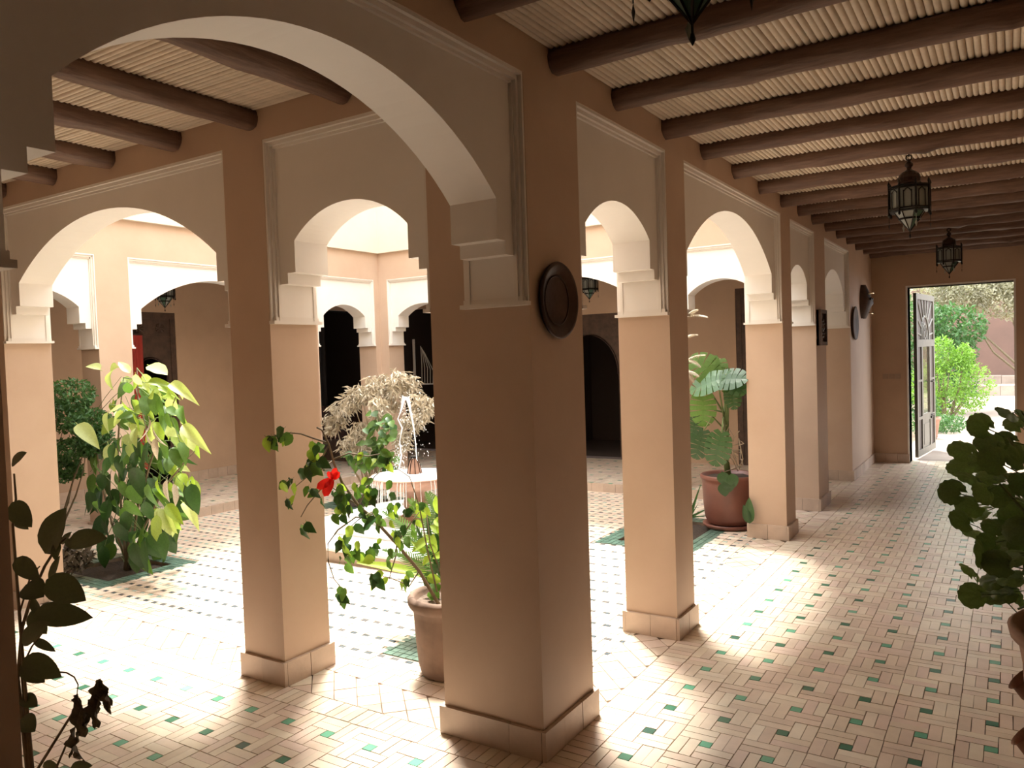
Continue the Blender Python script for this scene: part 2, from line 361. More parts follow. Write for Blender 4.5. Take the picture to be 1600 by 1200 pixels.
# rooms behind the openings, darkened by colour to look unlit
rooms = struct('wall_dark_rooms', 'rooms behind the far doorways, coloured near black to look unlit')
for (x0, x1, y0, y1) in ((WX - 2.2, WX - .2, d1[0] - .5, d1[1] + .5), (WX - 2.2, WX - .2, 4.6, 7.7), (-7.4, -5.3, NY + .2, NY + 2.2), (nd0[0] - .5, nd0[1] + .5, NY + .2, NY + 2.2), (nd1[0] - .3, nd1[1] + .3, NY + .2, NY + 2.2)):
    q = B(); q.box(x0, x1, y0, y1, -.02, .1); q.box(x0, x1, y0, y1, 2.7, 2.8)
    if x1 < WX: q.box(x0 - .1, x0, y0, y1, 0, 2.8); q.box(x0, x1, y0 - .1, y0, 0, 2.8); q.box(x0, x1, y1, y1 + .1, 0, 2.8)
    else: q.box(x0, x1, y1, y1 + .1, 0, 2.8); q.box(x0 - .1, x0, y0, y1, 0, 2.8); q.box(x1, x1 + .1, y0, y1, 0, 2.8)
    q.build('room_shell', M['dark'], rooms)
# baseboards
bb = struct('baseboard_west', 'low tan tile skirting along the far gallery back wall', cat='baseboard')
y = -1.9
while y < 5.0:
    if not (d1[0] - .15 < y < d1[1]): B().box(WX, WX + .015, y + .002, y + .148, .1, .225).build('skirting_tile', M['plinth'], bb)
    y += .15
bn = struct('baseboard_end', 'low tile skirting along the end wall beside the garden door', cat='baseboard')
for i in range(3): B().box(.002 + i * .144, .144 + i * .144, 8.932, 8.95, 0, .119).build('skirting_tile', M['plinth'], bn)
for i in range(3): B().box(1.62 + i * .17, 1.788 + i * .17, 8.932, 8.95, 0, .119).build('skirting_tile', M['plinth'], bn)
# door surround
fr = struct('trim_1', 'pale plaster edge around the garden doorway', cat='trim')
B().box(DX0 - .022, DX0, 8.942, 9.25, .0, DZ + .022).build('jamb_edge', M['trim'], fr)
B().box(DX1, DX1 + .022, 8.942, 9.25, .0, DZ + .022).build('jamb_edge', M['trim'], fr)
B().box(DX0, DX1, 8.942, 9.25, DZ, DZ + .022).build('head_edge', M['trim'], fr)

# ------------------------------------------------------------------ floors
BEI = [(a * 1.0, b_ * 1.01, c_ * 1.0) for a, b_, c_ in [(0.72, 0.60, 0.47), (0.75, 0.63, 0.505), (0.69, 0.56, 0.44), (0.72, 0.57, 0.46), (0.67, 0.52, 0.42), (0.76, 0.655, 0.52), (0.70, 0.575, 0.445), (0.64, 0.505, 0.40), (0.70, 0.54, 0.45)]]
GRN = [(0.03, 0.15, 0.085), (0.10, 0.36, 0.22), (0.02, 0.085, 0.055), (0.16, 0.40, 0.27), (0.07, 0.25, 0.15)]
CDK = [(0.06, 0.075, 0.08), (0.04, 0.06, 0.07), (0.09, 0.09, 0.09)]
CLT = [(0.30, 0.48, 0.42), (0.36, 0.50, 0.46), (0.40, 0.46, 0.40)]
def tile_geo(poly, z=0.0, bev=.0014, th=.010):
    n = len(poly); cx = sum(p[0] for p in poly) / n; cy = sum(p[1] for p in poly) / n
    def ins(p, e):
        d = math.hypot(p[0] - cx, p[1] - cy) + 1e-9; k = max(0, (d - e) / d); return (cx + (p[0] - cx) * k, cy + (p[1] - cy) * k)
    o = [(p[0], p[1], z - th) for p in poly] + [(*ins(p, bev * 1.4), z) for p in poly]
    return o, [tuple(range(n, 2 * n))] + [(i, (i + 1) % n, (i + 1) % n + n, i + n) for i in range(n)]
TM = {}
def tmesh(w_, h_, tint, m, name):
    k = (round(w_, 4), round(h_, 4), tint, m)
    if k not in TM:
        b = B(); v, f = tile_geo([(-w_ / 2, -h_ / 2), (w_ / 2, -h_ / 2), (w_ / 2, h_ / 2), (-w_ / 2, h_ / 2)]); b.add(v, f)
        TM[k] = b.mesh(name, M[m], fix=False, tint=tint)
    return TM[k]
def floor_section(name, label, tiles, z0, mname, slab_boxes, nparts=300):
    # tiles: (kind, poly, tint, name)
    root = struct(name, label, cat='floor', loc=(0, 0, z0))
    b = B()
    for q in slab_boxes: b.box(*q)
    b.build('grout_bed', M['cgrout' if mname == 'ctile' else 'grout'], root)
    sc_ = []
    for i, t in enumerate(tiles):
        poly = t[0]; cx = sum(p[0] for p in poly) / len(poly); cy = sum(p[1] for p in poly) / len(poly)
        p = proj((cx, cy, z0)); d = 1e9
        if p and -20 < p[0] < 1620 and -20 < p[1] < 1230: d = p[2] ** 2 / max(1e-4, (t[3]))
        sc_.append((d, i, cx, cy))
    order = sorted(sc_)
    near = set(i for d, i, _, _ in order[:nparts] if d < 1e8)
    big = B(); tints = []
    for d, i, cx, cy in sc_:
        poly, tint, nm, ar = tiles[i]
        dz = random.uniform(-.0009, .0009)
        if i in near:
            if len(poly) == 4 and abs(poly[0][1] - poly[1][1]) < 1e-6:
                me = tmesh(poly[1][0] - poly[0][0], poly[2][1] - poly[1][1], tint, mname, nm)
                mw = Matrix.Translation((cx, cy, z0 + dz)) @ Matrix.Rotation(random.uniform(-.006, .006), 4, 'Z') @ Matrix.Rotation(random.uniform(-.004, .004), 4, 'X') @ Matrix.Rotation(random.uniform(-.004, .004), 4, 'Y')
                link(nm, me, root, mw)
            else:
                bb_ = B(); v, f = tile_geo([(p[0] - cx, p[1] - cy) for p in poly]); bb_.add(v, f)
                link(nm, bb_.mesh(nm, M[mname], fix=False, tint=tint), root, Matrix.Translation((cx, cy, z0 + dz)))
        else:
            ca, sa = math.cos(random.uniform(-.006, .006)), math.sin(random.uniform(-.006, .006))
            v, f = tile_geo([((p[0] - cx) * ca - (p[1] - cy) * sa + cx, (p[0] - cx) * sa + (p[1] - cy) * ca + cy) for p in poly], z0 + dz)
            big.add(v, f); tints += [tint] * len(v)
    if big.v:
        o = big.build('floor_tiles', M[mname], root, fix=False, tint=tints); o['kind'] = 'stuff'
    return root
U = .0489; G = .0011
def rect(x0, x1, y0, y1, g=G): return [(x0 + g, y0 + g), (x1 - g, y0 + g), (x1 - g, y1 - g), (x0 + g, y1 - g)]
def clip(poly, x0, x1, y0, y1):
    for ax, val, sg in ((0, x0, 1), (0, x1, -1), (1, y0, 1), (1, y1, -1)):
        out = []
        for i in range(len(poly)):
            p, q = poly[i], poly[(i + 1) % len(poly)]
            a = (p[ax] - val) * sg; b = (q[ax] - val) * sg
            if a >= 0: out.append(p)
            if (a >= 0) != (b >= 0):
                t = a / (a - b); out.append((p[0] + (q[0] - p[0]) * t, p[1] + (q[1] - p[1]) * t))
        poly = out
        if len(poly) < 3: return []
    return poly
def area(p): return abs(sum(p[i][0] * p[(i + 1) % len(p)][1] - p[(i + 1) % len(p)][0] * p[i][1] for i in range(len(p)))) / 2
def pinwheel(x0, x1, y0, y1, cx0, cy0, sy=1, holes=()):
    P = .2447; out = []
    i0 = math.floor((x0 - cx0) / P) - 1; i1 = math.ceil((x1 - cx0) / P) + 1
    j0 = math.floor((y0 - cy0) / P) - 1; j1 = math.ceil((y1 - cy0) / P) + 1
    for i in range(i0, i1 + 1):
        for j in range(j0, j1 + 1):
            cx = cx0 + i * P; cy = cy0 + j * P
            L = [((-.5, .5, -.5, .5), 1)]
            for k in (0, 1):
                L += [((.5 + k, 1.5 + k, -.5, 2.5), 0), ((-1.5 - k, -.5 - k, -2.5, .5), 0), ((-2.5, .5, .5 + k, 1.5 + k), 0), ((-.5, 2.5, -1.5 - k, -.5 - k), 0)]
            for (a, b, c, d), g in L:
                if sy < 0: c, d = -d, -c
                X0, X1, Y0, Y1 = cx + a * U, cx + b * U, cy + c * U, cy + d * U
                X0, X1, Y0, Y1 = max(X0, x0), min(X1, x1), max(Y0, y0), min(Y1, y1)
                if X1 - X0 < .012 or Y1 - Y0 < .012: continue
                mx, my = (X0 + X1) / 2, (Y0 + Y1) / 2
                if any(h[0] < mx < h[1] and h[2] < my < h[3] for h in holes): continue
                if g: tint = GRN[(0 if j % 2 else 1)] if random.random() < .75 else random.choice(GRN); nm = 'green_tile'
                else: tint = random.choice(BEI); nm = 'tile'
                out.append((rect(X0, X1, Y0, Y1, random.choice((.0003, .0004, .0007, .0014))), tint, nm, (X1 - X0) * (Y1 - Y0)))
    return out
def strip(x0, x1, y0, y1, along, size, holes=()):
    out = []; n = max(1, round(((x1 - x0) if along == 'x' else (y1 - y0)) / size))
    for i in range(n):
        if along == 'x': r = (x0 + (x1 - x0) * i / n, x0 + (x1 - x0) * (i + 1) / n, y0, y1)
        else: r = (x0, x1, y0 + (y1 - y0) * i / n, y0 + (y1 - y0) * (i + 1) / n)
        mx, my = (r[0] + r[1]) / 2, (r[2] + r[3]) / 2
        if any(h[0] < mx < h[1] and h[2] < my < h[3] for h in holes): continue
        out.append((rect(*r), random.choice(BEI), 'tile', (r[1] - r[0]) * (r[3] - r[2])))
    return out
def diamonds(x0, x1, y0, y1, holes=()):
    out = []; D = .1525 / 2 * 1.0; g = .93
    nx = int((x1 - x0) / D) + 3; ny = int((y1 - y0) / D) + 3
    for i in range(-1, nx):
        for j in range(-1, ny):
            if (i + j) % 2: continue
            cx, cy = x0 + i * D, y0 + j * D
            if any(h[0] < cx < h[1] and h[2] < cy < h[3] for h in holes): continue
            p = clip([(cx - D * .97, cy), (cx, cy - D * .97), (cx + D * .97, cy), (cx, cy + D * .97)], x0 + .001, x1 - .001, y0 + .001, y1 - .001)
            if len(p) >= 3 and area(p) > 2e-4: out.append((p, random.choice(BEI), 'diamond_tile', area(p)))
    return out
PH = [(-.5, 0.01, 0, .44), (-T, 0, 1.46, 1.76), (-T, 0, 3.99, 4.33), (-.5, 0, 5.3, 5.8), (-1.79, -1.47, 0, T), (-4.41, -4.09, 0, T), (-6, -5.49, 0, .45), (-T, 0, -4.2, -1.89)]
def bar(*a): return a
eastT = pinwheel(.1425, 2.15, -4.1, 8.95, .265, .422) + strip(0, .1425, -4.1, 8.95, 'y', .0489) + strip(.434, 1.615, 8.95, 9.25, 'x', .1)
eastT += diamonds(-.245, 0, .44, 5.302, PH)
eastT += pinwheel(-T, 0, 5.79, 7.22, .265 - .2447 * 2, .422, holes=PH)
floor_section('floor', 'polished beige tile floor of the right gallery, laid around small green squares', eastT, 0, 'tile',
              [(-.25, 2.16, -4.2, 9.25, -.14, -.006)], 300)
southT = pinwheel(-7.45, 0, -1.95, -.1375, -1.42, -.26, holes=PH) + strip(-7.45, 0, -.1375, 0, 'x', .0489) + diamonds(-5.5, -.488, 0, .245, PH) + strip(-5.5, -.245, .245, .36, 'x', .105, PH)
floor_section('floor', 'polished beige tile floor of the left gallery and the band under its arches', southT, 0, 'tile',
              [(-7.45, -.25, -1.95, .36, -.14, -.006)], 300)
PL = {'SW': (-5.0, -4.05, .53, 1.36), 'SE': (-1.38, -.52, .557, 1.37), 'NE': (-1.42, -.55, 3.3, 4.55), 'NW': (-5.0, -4.1, 3.5, 4.3)}
FO = 1.04
courtT = []
Pc = .0978; hol = list(PL.values()) + [(-3 - FO, -3 + FO, 2.87 - FO, 2.87 + FO)]
jx = int(5.4 / Pc) + 2
for i in range(-1, jx):
    for j in range(-1, int(5.3 / Pc) + 2):
        cx = -1.544 + .024 - Pc * (i - 12); cy = .539 - .015 + Pc * (j - 2)
        dark = (j % 2 == 0)
        for (X0, X1, Y0, Y1, g) in ((cx - .0215, cx + .0215, cy - .015, cy + .015, 1), (cx + .0215, cx + .0763, cy - .015, cy + .015, 0), (cx - .0215, cx + .0763, cy + .015, cy + .0828, 0)):
            X0, X1, Y0, Y1 = max(X0, XW), min(X1, -.245), max(Y0, .36), min(Y1, YN)
            if X1 - X0 < .012 or Y1 - Y0 < .012: continue
            mx, my = (X0 + X1) / 2, (Y0 + Y1) / 2
            if any(h[0] < mx < h[1] and h[2] < my < h[3] for h in hol): continue
            if any(h[0] < mx < h[1] and h[2] < my < h[3] for h in PH): continue
            if g: tint = random.choice(CDK if dark else CLT); nm = 'dark_tile' if dark else 'pale_green_tile'
            else: tint = random.choice(BEI); nm = 'tile'
            courtT.append((rect(X0, X1, Y0, Y1, .0006), tint, nm, (X1 - X0) * (Y1 - Y0)))
cb = []
xs = sorted(set([XW, -.25] + [v for h in hol for v in h[:2]])); ys = sorted(set([.36, YN] + [v for h in hol for v in h[2:]]))
for i in range(len(xs) - 1):
    for j in range(len(ys) - 1):
        mx, my = (xs[i] + xs[i + 1]) / 2, (ys[j] + ys[j + 1]) / 2
        if not any(h[0] < mx < h[1] and h[2] < my < h[3] for h in list(PL.values())): cb.append((xs[i], xs[i + 1], ys[j], ys[j + 1], -.14, -.006))
floor_section('floor', 'courtyard floor of small beige tiles dotted with dark and pale green squares', courtT, 0, 'ctile', cb, 300)
westT = pinwheel(-7.45, XW, .0, 7.4, -6.9, .2)
westT = [t for t in westT if not (t[0][0][0] > XW - T and any(a < t[0][0][1] < b for a, b in ((0, .44), (1.55, 1.88), (4.05, 4.34), (5.38, 5.8))))]
floor_section('floor', 'raised tile floor of the far gallery beyond the courtyard step', westT, .1, 'tile', [(-7.45, XW - .012, .0, 7.4, -.24, -.006)], 0)
northT = pinwheel(XW, -T, YN, 7.4, -5, 6)
floor_section('floor', 'raised tile floor of the north gallery', northT, .1, 'tile', [(XW, -T, YN + .012, 7.4, -.24, -.006)], 0)
st = struct('trim_2', 'low step of upright tan tiles along the far sides of the courtyard', cat='step')
y = .44
while y < YN - .1:
    B().box(XW - .012, XW + .002, y + .0015, y + .1485, 0, .099).build('riser_tile', M['plinth'], st); y += .15
x = XW
while x < -.6:
    B().box(x + .0015, x + .1485, YN - .002, YN + .012, 0, .099).build('riser_tile', M['plinth'], st); x += .15

# planting squares: soil ringed with green tiles
def planter(key, label, soil=True, bw=.13):
    x0, x1, y0, y1 = PL[key]
    r = struct('planting_square', label, cat='planting bed', loc=((x0 + x1) / 2, (y0 + y1) / 2, 0))
    if soil:
        b = B(); n = 14
        vs = [(x0 + (x1 - x0) * i / n, y0 + (y1 - y0) * j / n, -.035 + .02 * noise.noise(Vector((i * .7, j * .7, key.__hash__() % 7)))) for j in range(n + 1) for i in range(n + 1)]
        fs = [(j * (n + 1) + i, j * (n + 1) + i + 1, (j + 1) * (n + 1) + i + 1, (j + 1) * (n + 1) + i) for j in range(n) for i in range(n)]
        b.add(vs, fs).build('soil', M['soil'], r, smooth=True, fix=False)
    else: B().box(x0, x1, y0, y1, -.1, -.006).build('grout_bed', M['grout'], r)
    sz = .0489; nb = round(bw / sz) if soil else 99
    nx = round((x1 - x0) / sz); ny = round((y1 - y0) / sz)
    sx, sy = (x1 - x0) / nx, (y1 - y0) / ny; cnt = 0; big = B()
    mes = [None] * 3
    if soil:
        B().box(x0, x1, y0, y0 + nb * sy, -.1, -.006).box(x0, x1, y1 - nb * sy, y1, -.1, -.006).box(x0, x0 + nb * sx, y0 + nb * sy, y1 - nb * sy, -.1, -.006).box(x1 - nb * sx, x1, y0 + nb * sy, y1 - nb * sy, -.1, -.006).build('border_bed', M['grout'], r)
    for i in range(nx):
        for j in range(ny):
            if nb <= i < nx - nb and nb <= j < ny - nb: continue
            cx, cy = x0 + (i + .5) * sx, y0 + (j + .5) * sy
            v, f = tile_geo([(-sx / 2 + G, -sy / 2 + G), (sx / 2 - G, -sy / 2 + G), (sx / 2 - G, sy / 2 - G), (-sx / 2 + G, sy / 2 - G)])
            if cnt < 290:
                if mes[0] is None: mes[0] = B().add(v, f).mesh('green_tile', M['greentile'], fix=False)
                link('green_tile', mes[0], r, Matrix.Translation((cx, cy, random.uniform(-.001, .001))))
            else: big.add([(a + cx, b + cy, c) for a, b, c in v], f)
            cnt += 1
    if big.v: big.build('green_tiles', M['greentile'], r, fix=False, kind='stuff')
    return r
planter('SW', 'square soil bed edged in green tiles under the tall leafy plant')
planter('SE', 'square of green tiles on the courtyard floor beside the clay pot', soil=False)
planter('NE', 'soil bed edged in green tiles in front of the red-brown pot')
planter('NW', 'soil bed edged in green tiles behind the fountain')

# ------------------------------------------------------------------ ceilings: reeds and log beams
ce = struct('ceiling', 'ceiling of pale reeds laid over dark log beams, right gallery', cat='ceiling', loc=(0, 0, ZC))
cs = struct('ceiling', 'ceiling of pale reeds laid over dark log beams, left gallery', cat='ceiling', loc=(0, 0, ZC))
def reed_mesh(L, k):
    b = B(); n = 6; seg = int(L / .28); rs = []
    r = .0138
    vs = []; fs = []
    for i in range(seg + 1):
        for e in ((0, .95), (.04, 1.06), (.08, 0.97)) if False else ((0, 1.0),):
            rr = r * (1 + .05 * math.sin(i * 1.7 + k)); oz = .0012 * math.sin(i * .9 + k * 2); ox = .0012 * math.cos(i * .6 + k)
            for q in range(n):
                a = PI + PI * q / (n - 1); vs.append((ox + rr * math.cos(a), i * L / seg, .0138 + oz + rr * math.sin(a)))
    for i in range(seg):
        for q in range(n - 1): fs.append((i * n + q, i * n + q + 1, (i + 1) * n + q + 1, (i + 1) * n + q))
    return B().add(vs, fs).mesh('reed', M['reed'], smooth=True, fix=False)
RE = [reed_mesh(13.15, k) for k in range(5)]; RS = [reed_mesh(7.44, k) for k in range(5)]
x = .014; i = 0
while x < 2.14:
    link('reed', RE[i % 5], ce, Matrix.Translation((x, -4.2, ZC - .001 * (i % 3)))); x += .0278; i += 1
y = -.014; i = 0
while y > -1.94:
    link('reed', RS[i % 5], cs, Matrix.Translation((-.005, y, ZC - .001 * (i % 3))) @ Matrix.Rotation(PI / 2, 4, 'Z')); y -= .0278; i += 1
def beam_mesh(L, seed, r=.058):
    n = 16; seg = 30; vs = []; fs = []
    kn = [(random.uniform(.1, .95) * L, random.uniform(0, 2 * PI), random.uniform(.010, .022)) for _ in range(6)]
    for i in range(seg + 1):
        t = i * L / seg
        off = Vector((0, .008 * math.sin(t * 1.9 + seed), .004 * math.sin(t * 2.3 + seed * 2)))
        rr = r * (1 + .07 * (0.5 - t / L) + .03 * math.sin(t * 3.1 + seed))
        for q in range(n):
            a = 2 * PI * q / n
            dr = .010 * noise.noise(Vector((t * 3.0, math.cos(a) * 1.3 + seed, math.sin(a) * 1.3))) + .004 * noise.noise(Vector((t * 9, math.cos(a) * 3 + seed, math.sin(a) * 3)))
            for (kt, ka, kh) in kn:
                da = (a - ka + PI) % (2 * PI) - PI; dr += kh * math.exp(-((t - kt) / .045) ** 2 - (da / .5) ** 2)
            vs.append((t, off.y + (rr + dr) * math.cos(a), off.z + (rr + dr) * math.sin(a)))
    for i in range(seg):
        for q in range(n): fs.append((i * n + q, i * n + (q + 1) % n, (i + 1) * n + (q + 1) % n, (i + 1) * n + q))
    fs.append(tuple(range(n))); fs.append(tuple(seg * n + q for q in range(n)))
    return B().add(vs, fs).mesh('beam', M['beam'], smooth=True)
BM = [beam_mesh(2.2, k * 1.7) for k in range(6)]
for i, y in enumerate([-3.5, -2.87, -2.24, -1.62, -1.0, -.375, .255, .848, 1.482, 2.10, 2.735, 3.385, 4.05, 4.65, 5.24, 5.86, 6.48, 7.10, 7.72, 8.32, 8.86]):
    z = 2.802 + random.uniform(-.004, .004)
    fl = i % 2
    mw = Matrix.Translation((-.03, y, z)) if not fl else Matrix.Translation((2.17, y, z)) @ Matrix.Rotation(PI, 4, 'Z')
    link('beam', BM[i % 6], ce, mw)
for i, x in enumerate([-.33, -.945, -1.572, -2.165, -2.78, -3.385, -4.0, -4.6, -5.2, -5.8, -6.4, -7.0]):
    z = 2.802 + random.uniform(-.004, .004)
    link('beam', BM[(i + 3) % 6], cs, Matrix.Translation((x, .03, z)) @ Matrix.Rotation(-PI / 2, 4, 'Z'))
#PART2
# ------------------------------------------------------------------ leaves
def leaf_mesh(name, m, prof, fold=.25, droop=.25, wav=0.0, seg=8, half=2, petiole=0.0):
    # unit length along +y, prof(t)-> half width
    vs = []; fs = []; n = 2 * half + 1
    for i in range(seg + 1):
        t = i / seg; w_ = prof(t); zc = -droop * t * t
        for j in range(-half, half + 1):
            q = j / half; x = w_ * q
            vs.append((x, petiole + t, zc + abs(x) * fold + wav * w_ * math.sin(t * 14 + q) * abs(q)))
    for i in range(seg):
        for j in range(n - 1): a = i * n + j; fs.append((a, a + 1, a + 1 + n, a + n))
    b = B().add(vs, fs)
    if petiole > 0: b.tube([(0, 0, .0), (0, petiole * .5, .01), (0, petiole + .02, 0)], .012, 4)
    return b.mesh(name, m, smooth=True, fix=False)
def ovate(wd, pk=.38):
    a = .62; c = a * (1 - pk) / pk; nm = (pk ** a) * ((1 - pk) ** c)
    return lambda t: wd * (t ** a) * ((1 - t) ** c) / nm if 0 < t < 1 else .002
LF = {}
for nm in ('leaf', 'leafy', 'leafp', 'leafd', 'leafo', 'dry', 'cream'):
    LF[nm] = [leaf_mesh('leaf', M[nm], ovate(.24, .38), .3, .35, petiole=.12), leaf_mesh('leaf', M[nm], ovate(.27, .42), .15, .15, .08, petiole=.1), leaf_mesh('leaf', M[nm], ovate(.2, .36), .45, .6, petiole=.12)]
def put_leaf(parent, me, loc, d, up, s, name='leaf', sx=None):
    return link(name, me, parent, frame(loc, d, up, s, sx))
def rv(a=1): return Vector((random.uniform(-a, a), random.uniform(-a, a), random.uniform(-a, a)))

# ------------------------------------------------------------------ lanterns
def lantern(loc, label, group='octagonal iron lanterns hanging from the beams', s=1.0, top=None, gl='glass'):
    r = thing('hanging_lantern', label, 'lantern', loc, group); r.scale = (s, s, s)
    def P(b, nm, m, par=r, sm=False):
        o = bpy.data.objects.new(nm, b.mesh(nm, M[m], smooth=sm)); C.objects.link(o); o.parent = par; return o
    # z from 0 (tip of lowest drop) up; loc is the drop tip
    P(B().tube([(0, 0, .005), (0, 0, .05)], .003, 5).lathe([(.001, 0), (.007, .012), (.004, .024), (.001, .03)], 8, (0, 0, 0)), 'bottom_drop', 'glassr' if False else 'iron')
    c = P(B().lathe([(.006, .045), (.02, .07), (.062, .118), (.066, .126), (.09, .166), (.094, .17), (.08, .166), (.055, .126), (.015, .07)], 8, ph=PI / 8) if False else
          B().add([], []), 'cone_frame', 'iron')
    bpy.data.objects.remove(c)
    cf = B()
    for k in range(8):
        a = 2 * PI * k / 8 + PI / 8; ca, sa = math.cos(a), math.sin(a)
        cf.tube([(0, 0, .045), (.058 * ca, .058 * sa, .118), (.09 * ca, .09 * sa, .166)], .0035, 4)
    cf.lathe([(.058, .114), (.064, .114), (.064, .125), (.058, .125)], 8, ph=PI / 8, closed=True)
    cone = P(cf, 'cone_frame', 'iron')
    for k in range(8):
        a0 = 2 * PI * k / 8 + PI / 8; a1 = a0 + PI / 4
        q = B().add([(.004 * math.cos(a0), .004 * math.sin(a0), .05), (.056 * math.cos(a1), .056 * math.sin(a1), .118), (.056 * math.cos(a0), .056 * math.sin(a0), .118)], [(0, 1, 2)])
        q.add([(.06 * math.cos(a0), .06 * math.sin(a0), .125), (.06 * math.cos(a1), .06 * math.sin(a1), .125), (.086 * math.cos(a1), .086 * math.sin(a1), .163), (.086 * math.cos(a0), .086 * math.sin(a0), .163)], [(0, 1, 2, 3)])
        P(q, 'cone_pane', gl if k % 3 else 'glassg', cone)
    bf = B(); Rb = .118
    for z in (.166, .178, .300, .312):
        bf.lathe([(Rb - .006, z - .004), (Rb + .004, z - .004), (Rb + .004, z + .004), (Rb - .006, z + .004)], 8, ph=PI / 8, closed=True)
    bf.lathe([(.088, .160), (Rb + .002, .163), (Rb + .002, .167), (.088, .164)], 8, ph=PI / 8, closed=True)
    for k in range(8):
        a = 2 * PI * k / 8 + PI / 8; ca, sa = math.cos(a), math.sin(a)
        bf.tube([(Rb * ca, Rb * sa, .150), (Rb * ca, Rb * sa, .328)], .006, 5)
        bf.lathe([(.001, -.012), (.008, -.004), (.006, .006), (.001, .01)], 6, (Rb * ca, Rb * sa, .146))
        bf.lathe([(.001, -.008), (.009, 0), (.006, .008), (.001, .022)], 6, (Rb * ca, Rb * sa, .330))
        # arched inner bars on each face
        a1 = a + PI / 4; p0 = Vector((Rb * ca, Rb * sa, 0)) * .97; p1 = Vector((Rb * math.cos(a1), Rb * math.sin(a1), 0)) * .97
        for f in (.25, .75):
            p = p0.lerp(p1, f); bf.tube([(p.x, p.y, .178), (p.x, p.y, .282 if True else .3)], .003, 4)
        arc = [p0.lerp(p1, .25 + .5 * i / 8) + Vector((0, 0, .270 + .022 * math.sin(PI * i / 8))) for i in range(9)]
        bf.tube(arc, .003, 4)
    body = P(bf, 'body_frame', 'iron')
    for k in range(8):
        a = 2 * PI * k / 8 + PI / 8; a1 = a + PI / 4; q = B(); rr = .107
        q.add([(rr * math.cos(a), rr * math.sin(a), .178), (rr * math.cos(a1), rr * math.sin(a1), .178), (rr * math.cos(a1), rr * math.sin(a1), .300), (rr * math.cos(a), rr * math.sin(a), .300)], [(0, 1, 2, 3)])
        P(q, 'glass_pane', gl, body)
    dome = P(B().lathe([(.112, .312), (.095, .322), (.068, .33), (.062, .345), (.064, .365), (.058, .385), (.042, .402), (.024, .412), (.014, .42), (.014, .43), (.022, .438), (.024, .45), (.016, .462), (.008, .468), (.006, .48)], 16), 'dome', 'copper', sm=False)
    P(B().lathe([(.016, -.003), (.020, 0), (.016, .003), (.012, 0)], 12, (0, 0, .49), axis='y', closed=True), 'hanging_ring', 'iron', dome)
    for k in range(0, 8, 2):
        a = 2 * PI * k / 8 + PI / 8; ca, sa = math.cos(a), math.sin(a)
        b = B().tube([(Rb * ca, Rb * sa, .14), (Rb * ca, Rb * sa, .098)], .0015, 4)
        b.add([(Rb * ca - .008 * sa, Rb * sa + .008 * ca, .08), (Rb * ca + .008 * sa, Rb * sa - .008 * ca, .08), (Rb * ca, Rb * sa, .1), (Rb * ca, Rb * sa, .055), (Rb * ca + .004 * ca, Rb * sa + .004 * sa, .08), (Rb * ca - .004 * ca, Rb * sa - .004 * sa, .08)],
              [(0, 2, 4), (2, 1, 4), (1, 3, 4), (3, 0, 4), (2, 0, 5), (1, 2, 5), (3, 1, 5), (0, 3, 5)])
        P(b, 'hanging_drop', 'glass' if k % 4 else 'iron', body)
    if top:
        h = (top - loc[2]) / s
        if h > .5: P(B().tube([(0, 0, .495), (0, 0, h)], .004, 5), 'chain', 'iron')
    return r
lantern((1.055, 2.78, 2.235), 'octagonal iron and frosted glass lantern, the larger fully visible one in the right gallery', top=2.76)
lantern((1.055, 6.52, 2.235), 'small dark lantern farthest down the right gallery, above the garden doorway', top=2.76)
lantern((1.02, -1.02, 2.222), 'lantern at the top edge of the photo, only its hanging drops and tip showing', top=2.76, gl='glassg')
p = at(258, 487, X=-6.75); lantern((p.x, p.y, p.z), 'dark lantern in the far gallery under the wide arch left of the second pillar', top=2.8)
p = at(921, 473, Y=6.6); lantern((p.x, p.y, p.z), 'dark lantern hanging beyond the first narrow arch, right of the round plate', top=2.8)

# ------------------------------------------------------------------ wall ornaments
pl = thing('wall_plate', 'round dark copper plate hung on the big near corner pillar', 'plate', (0, .198, 1.818), 'round plates on the gallery wall')
B().lathe([(.001, .008), (.10, .008), (.118, .014), (.14, .026), (.152, .028), (.157, .022), (.152, .012), (.13, .002), (.001, .001)], 48, (0, .198, 1.818), axis='x').build('dish', M['copper'], pl, smooth=True)
B().lathe([(.095, .009), (.099, .013), (.103, .011)], 40, (0, .198, 1.818), axis='x', closed=True).build('rim_ridge', M['copper'], pl, smooth=True)
fy = (at(1275, 484, X=0.03).y, at(1290, 541, X=.03).y); fz = (1.60, 1.945)
pf = thing('picture_frame', 'dark rectangular carved frame hung on the far corner pillar', 'frame', (0, 5.47, 1.77))
B().box(0, .02, 5.33, 5.62, fz[0], fz[1]).build('back_panel', M['wood'], pf)
B().box(.0, .045, 5.33, 5.365, fz[0], fz[1]).box(0, .045, 5.585, 5.62, fz[0], fz[1]).box(0, .045, 5.365, 5.585, fz[0], fz[0] + .035).box(0, .045, 5.365, 5.585, fz[1] - .035, fz[1]).build('frame_border', M['wood'], pf)
b = B()
for k in range(10):
    a = 2 * PI * k / 10; b.lathe([(.001, .02), (.02, .03), (.001, .045)], 8, (0, 5.475 + .06 * math.cos(a), 1.77 + .08 * math.sin(a)), axis='x')
b.lathe([(.001, .02), (.035, .035), (.001, .05)], 10, (0, 5.475, 1.77), axis='x').build('carved_relief', M['copper'], pf)
p2 = thing('wall_plate', 'round plate on the far stretch of gallery wall, beside the horned mask', 'plate', (0, 7.46, 1.85), 'round plates on the gallery wall')
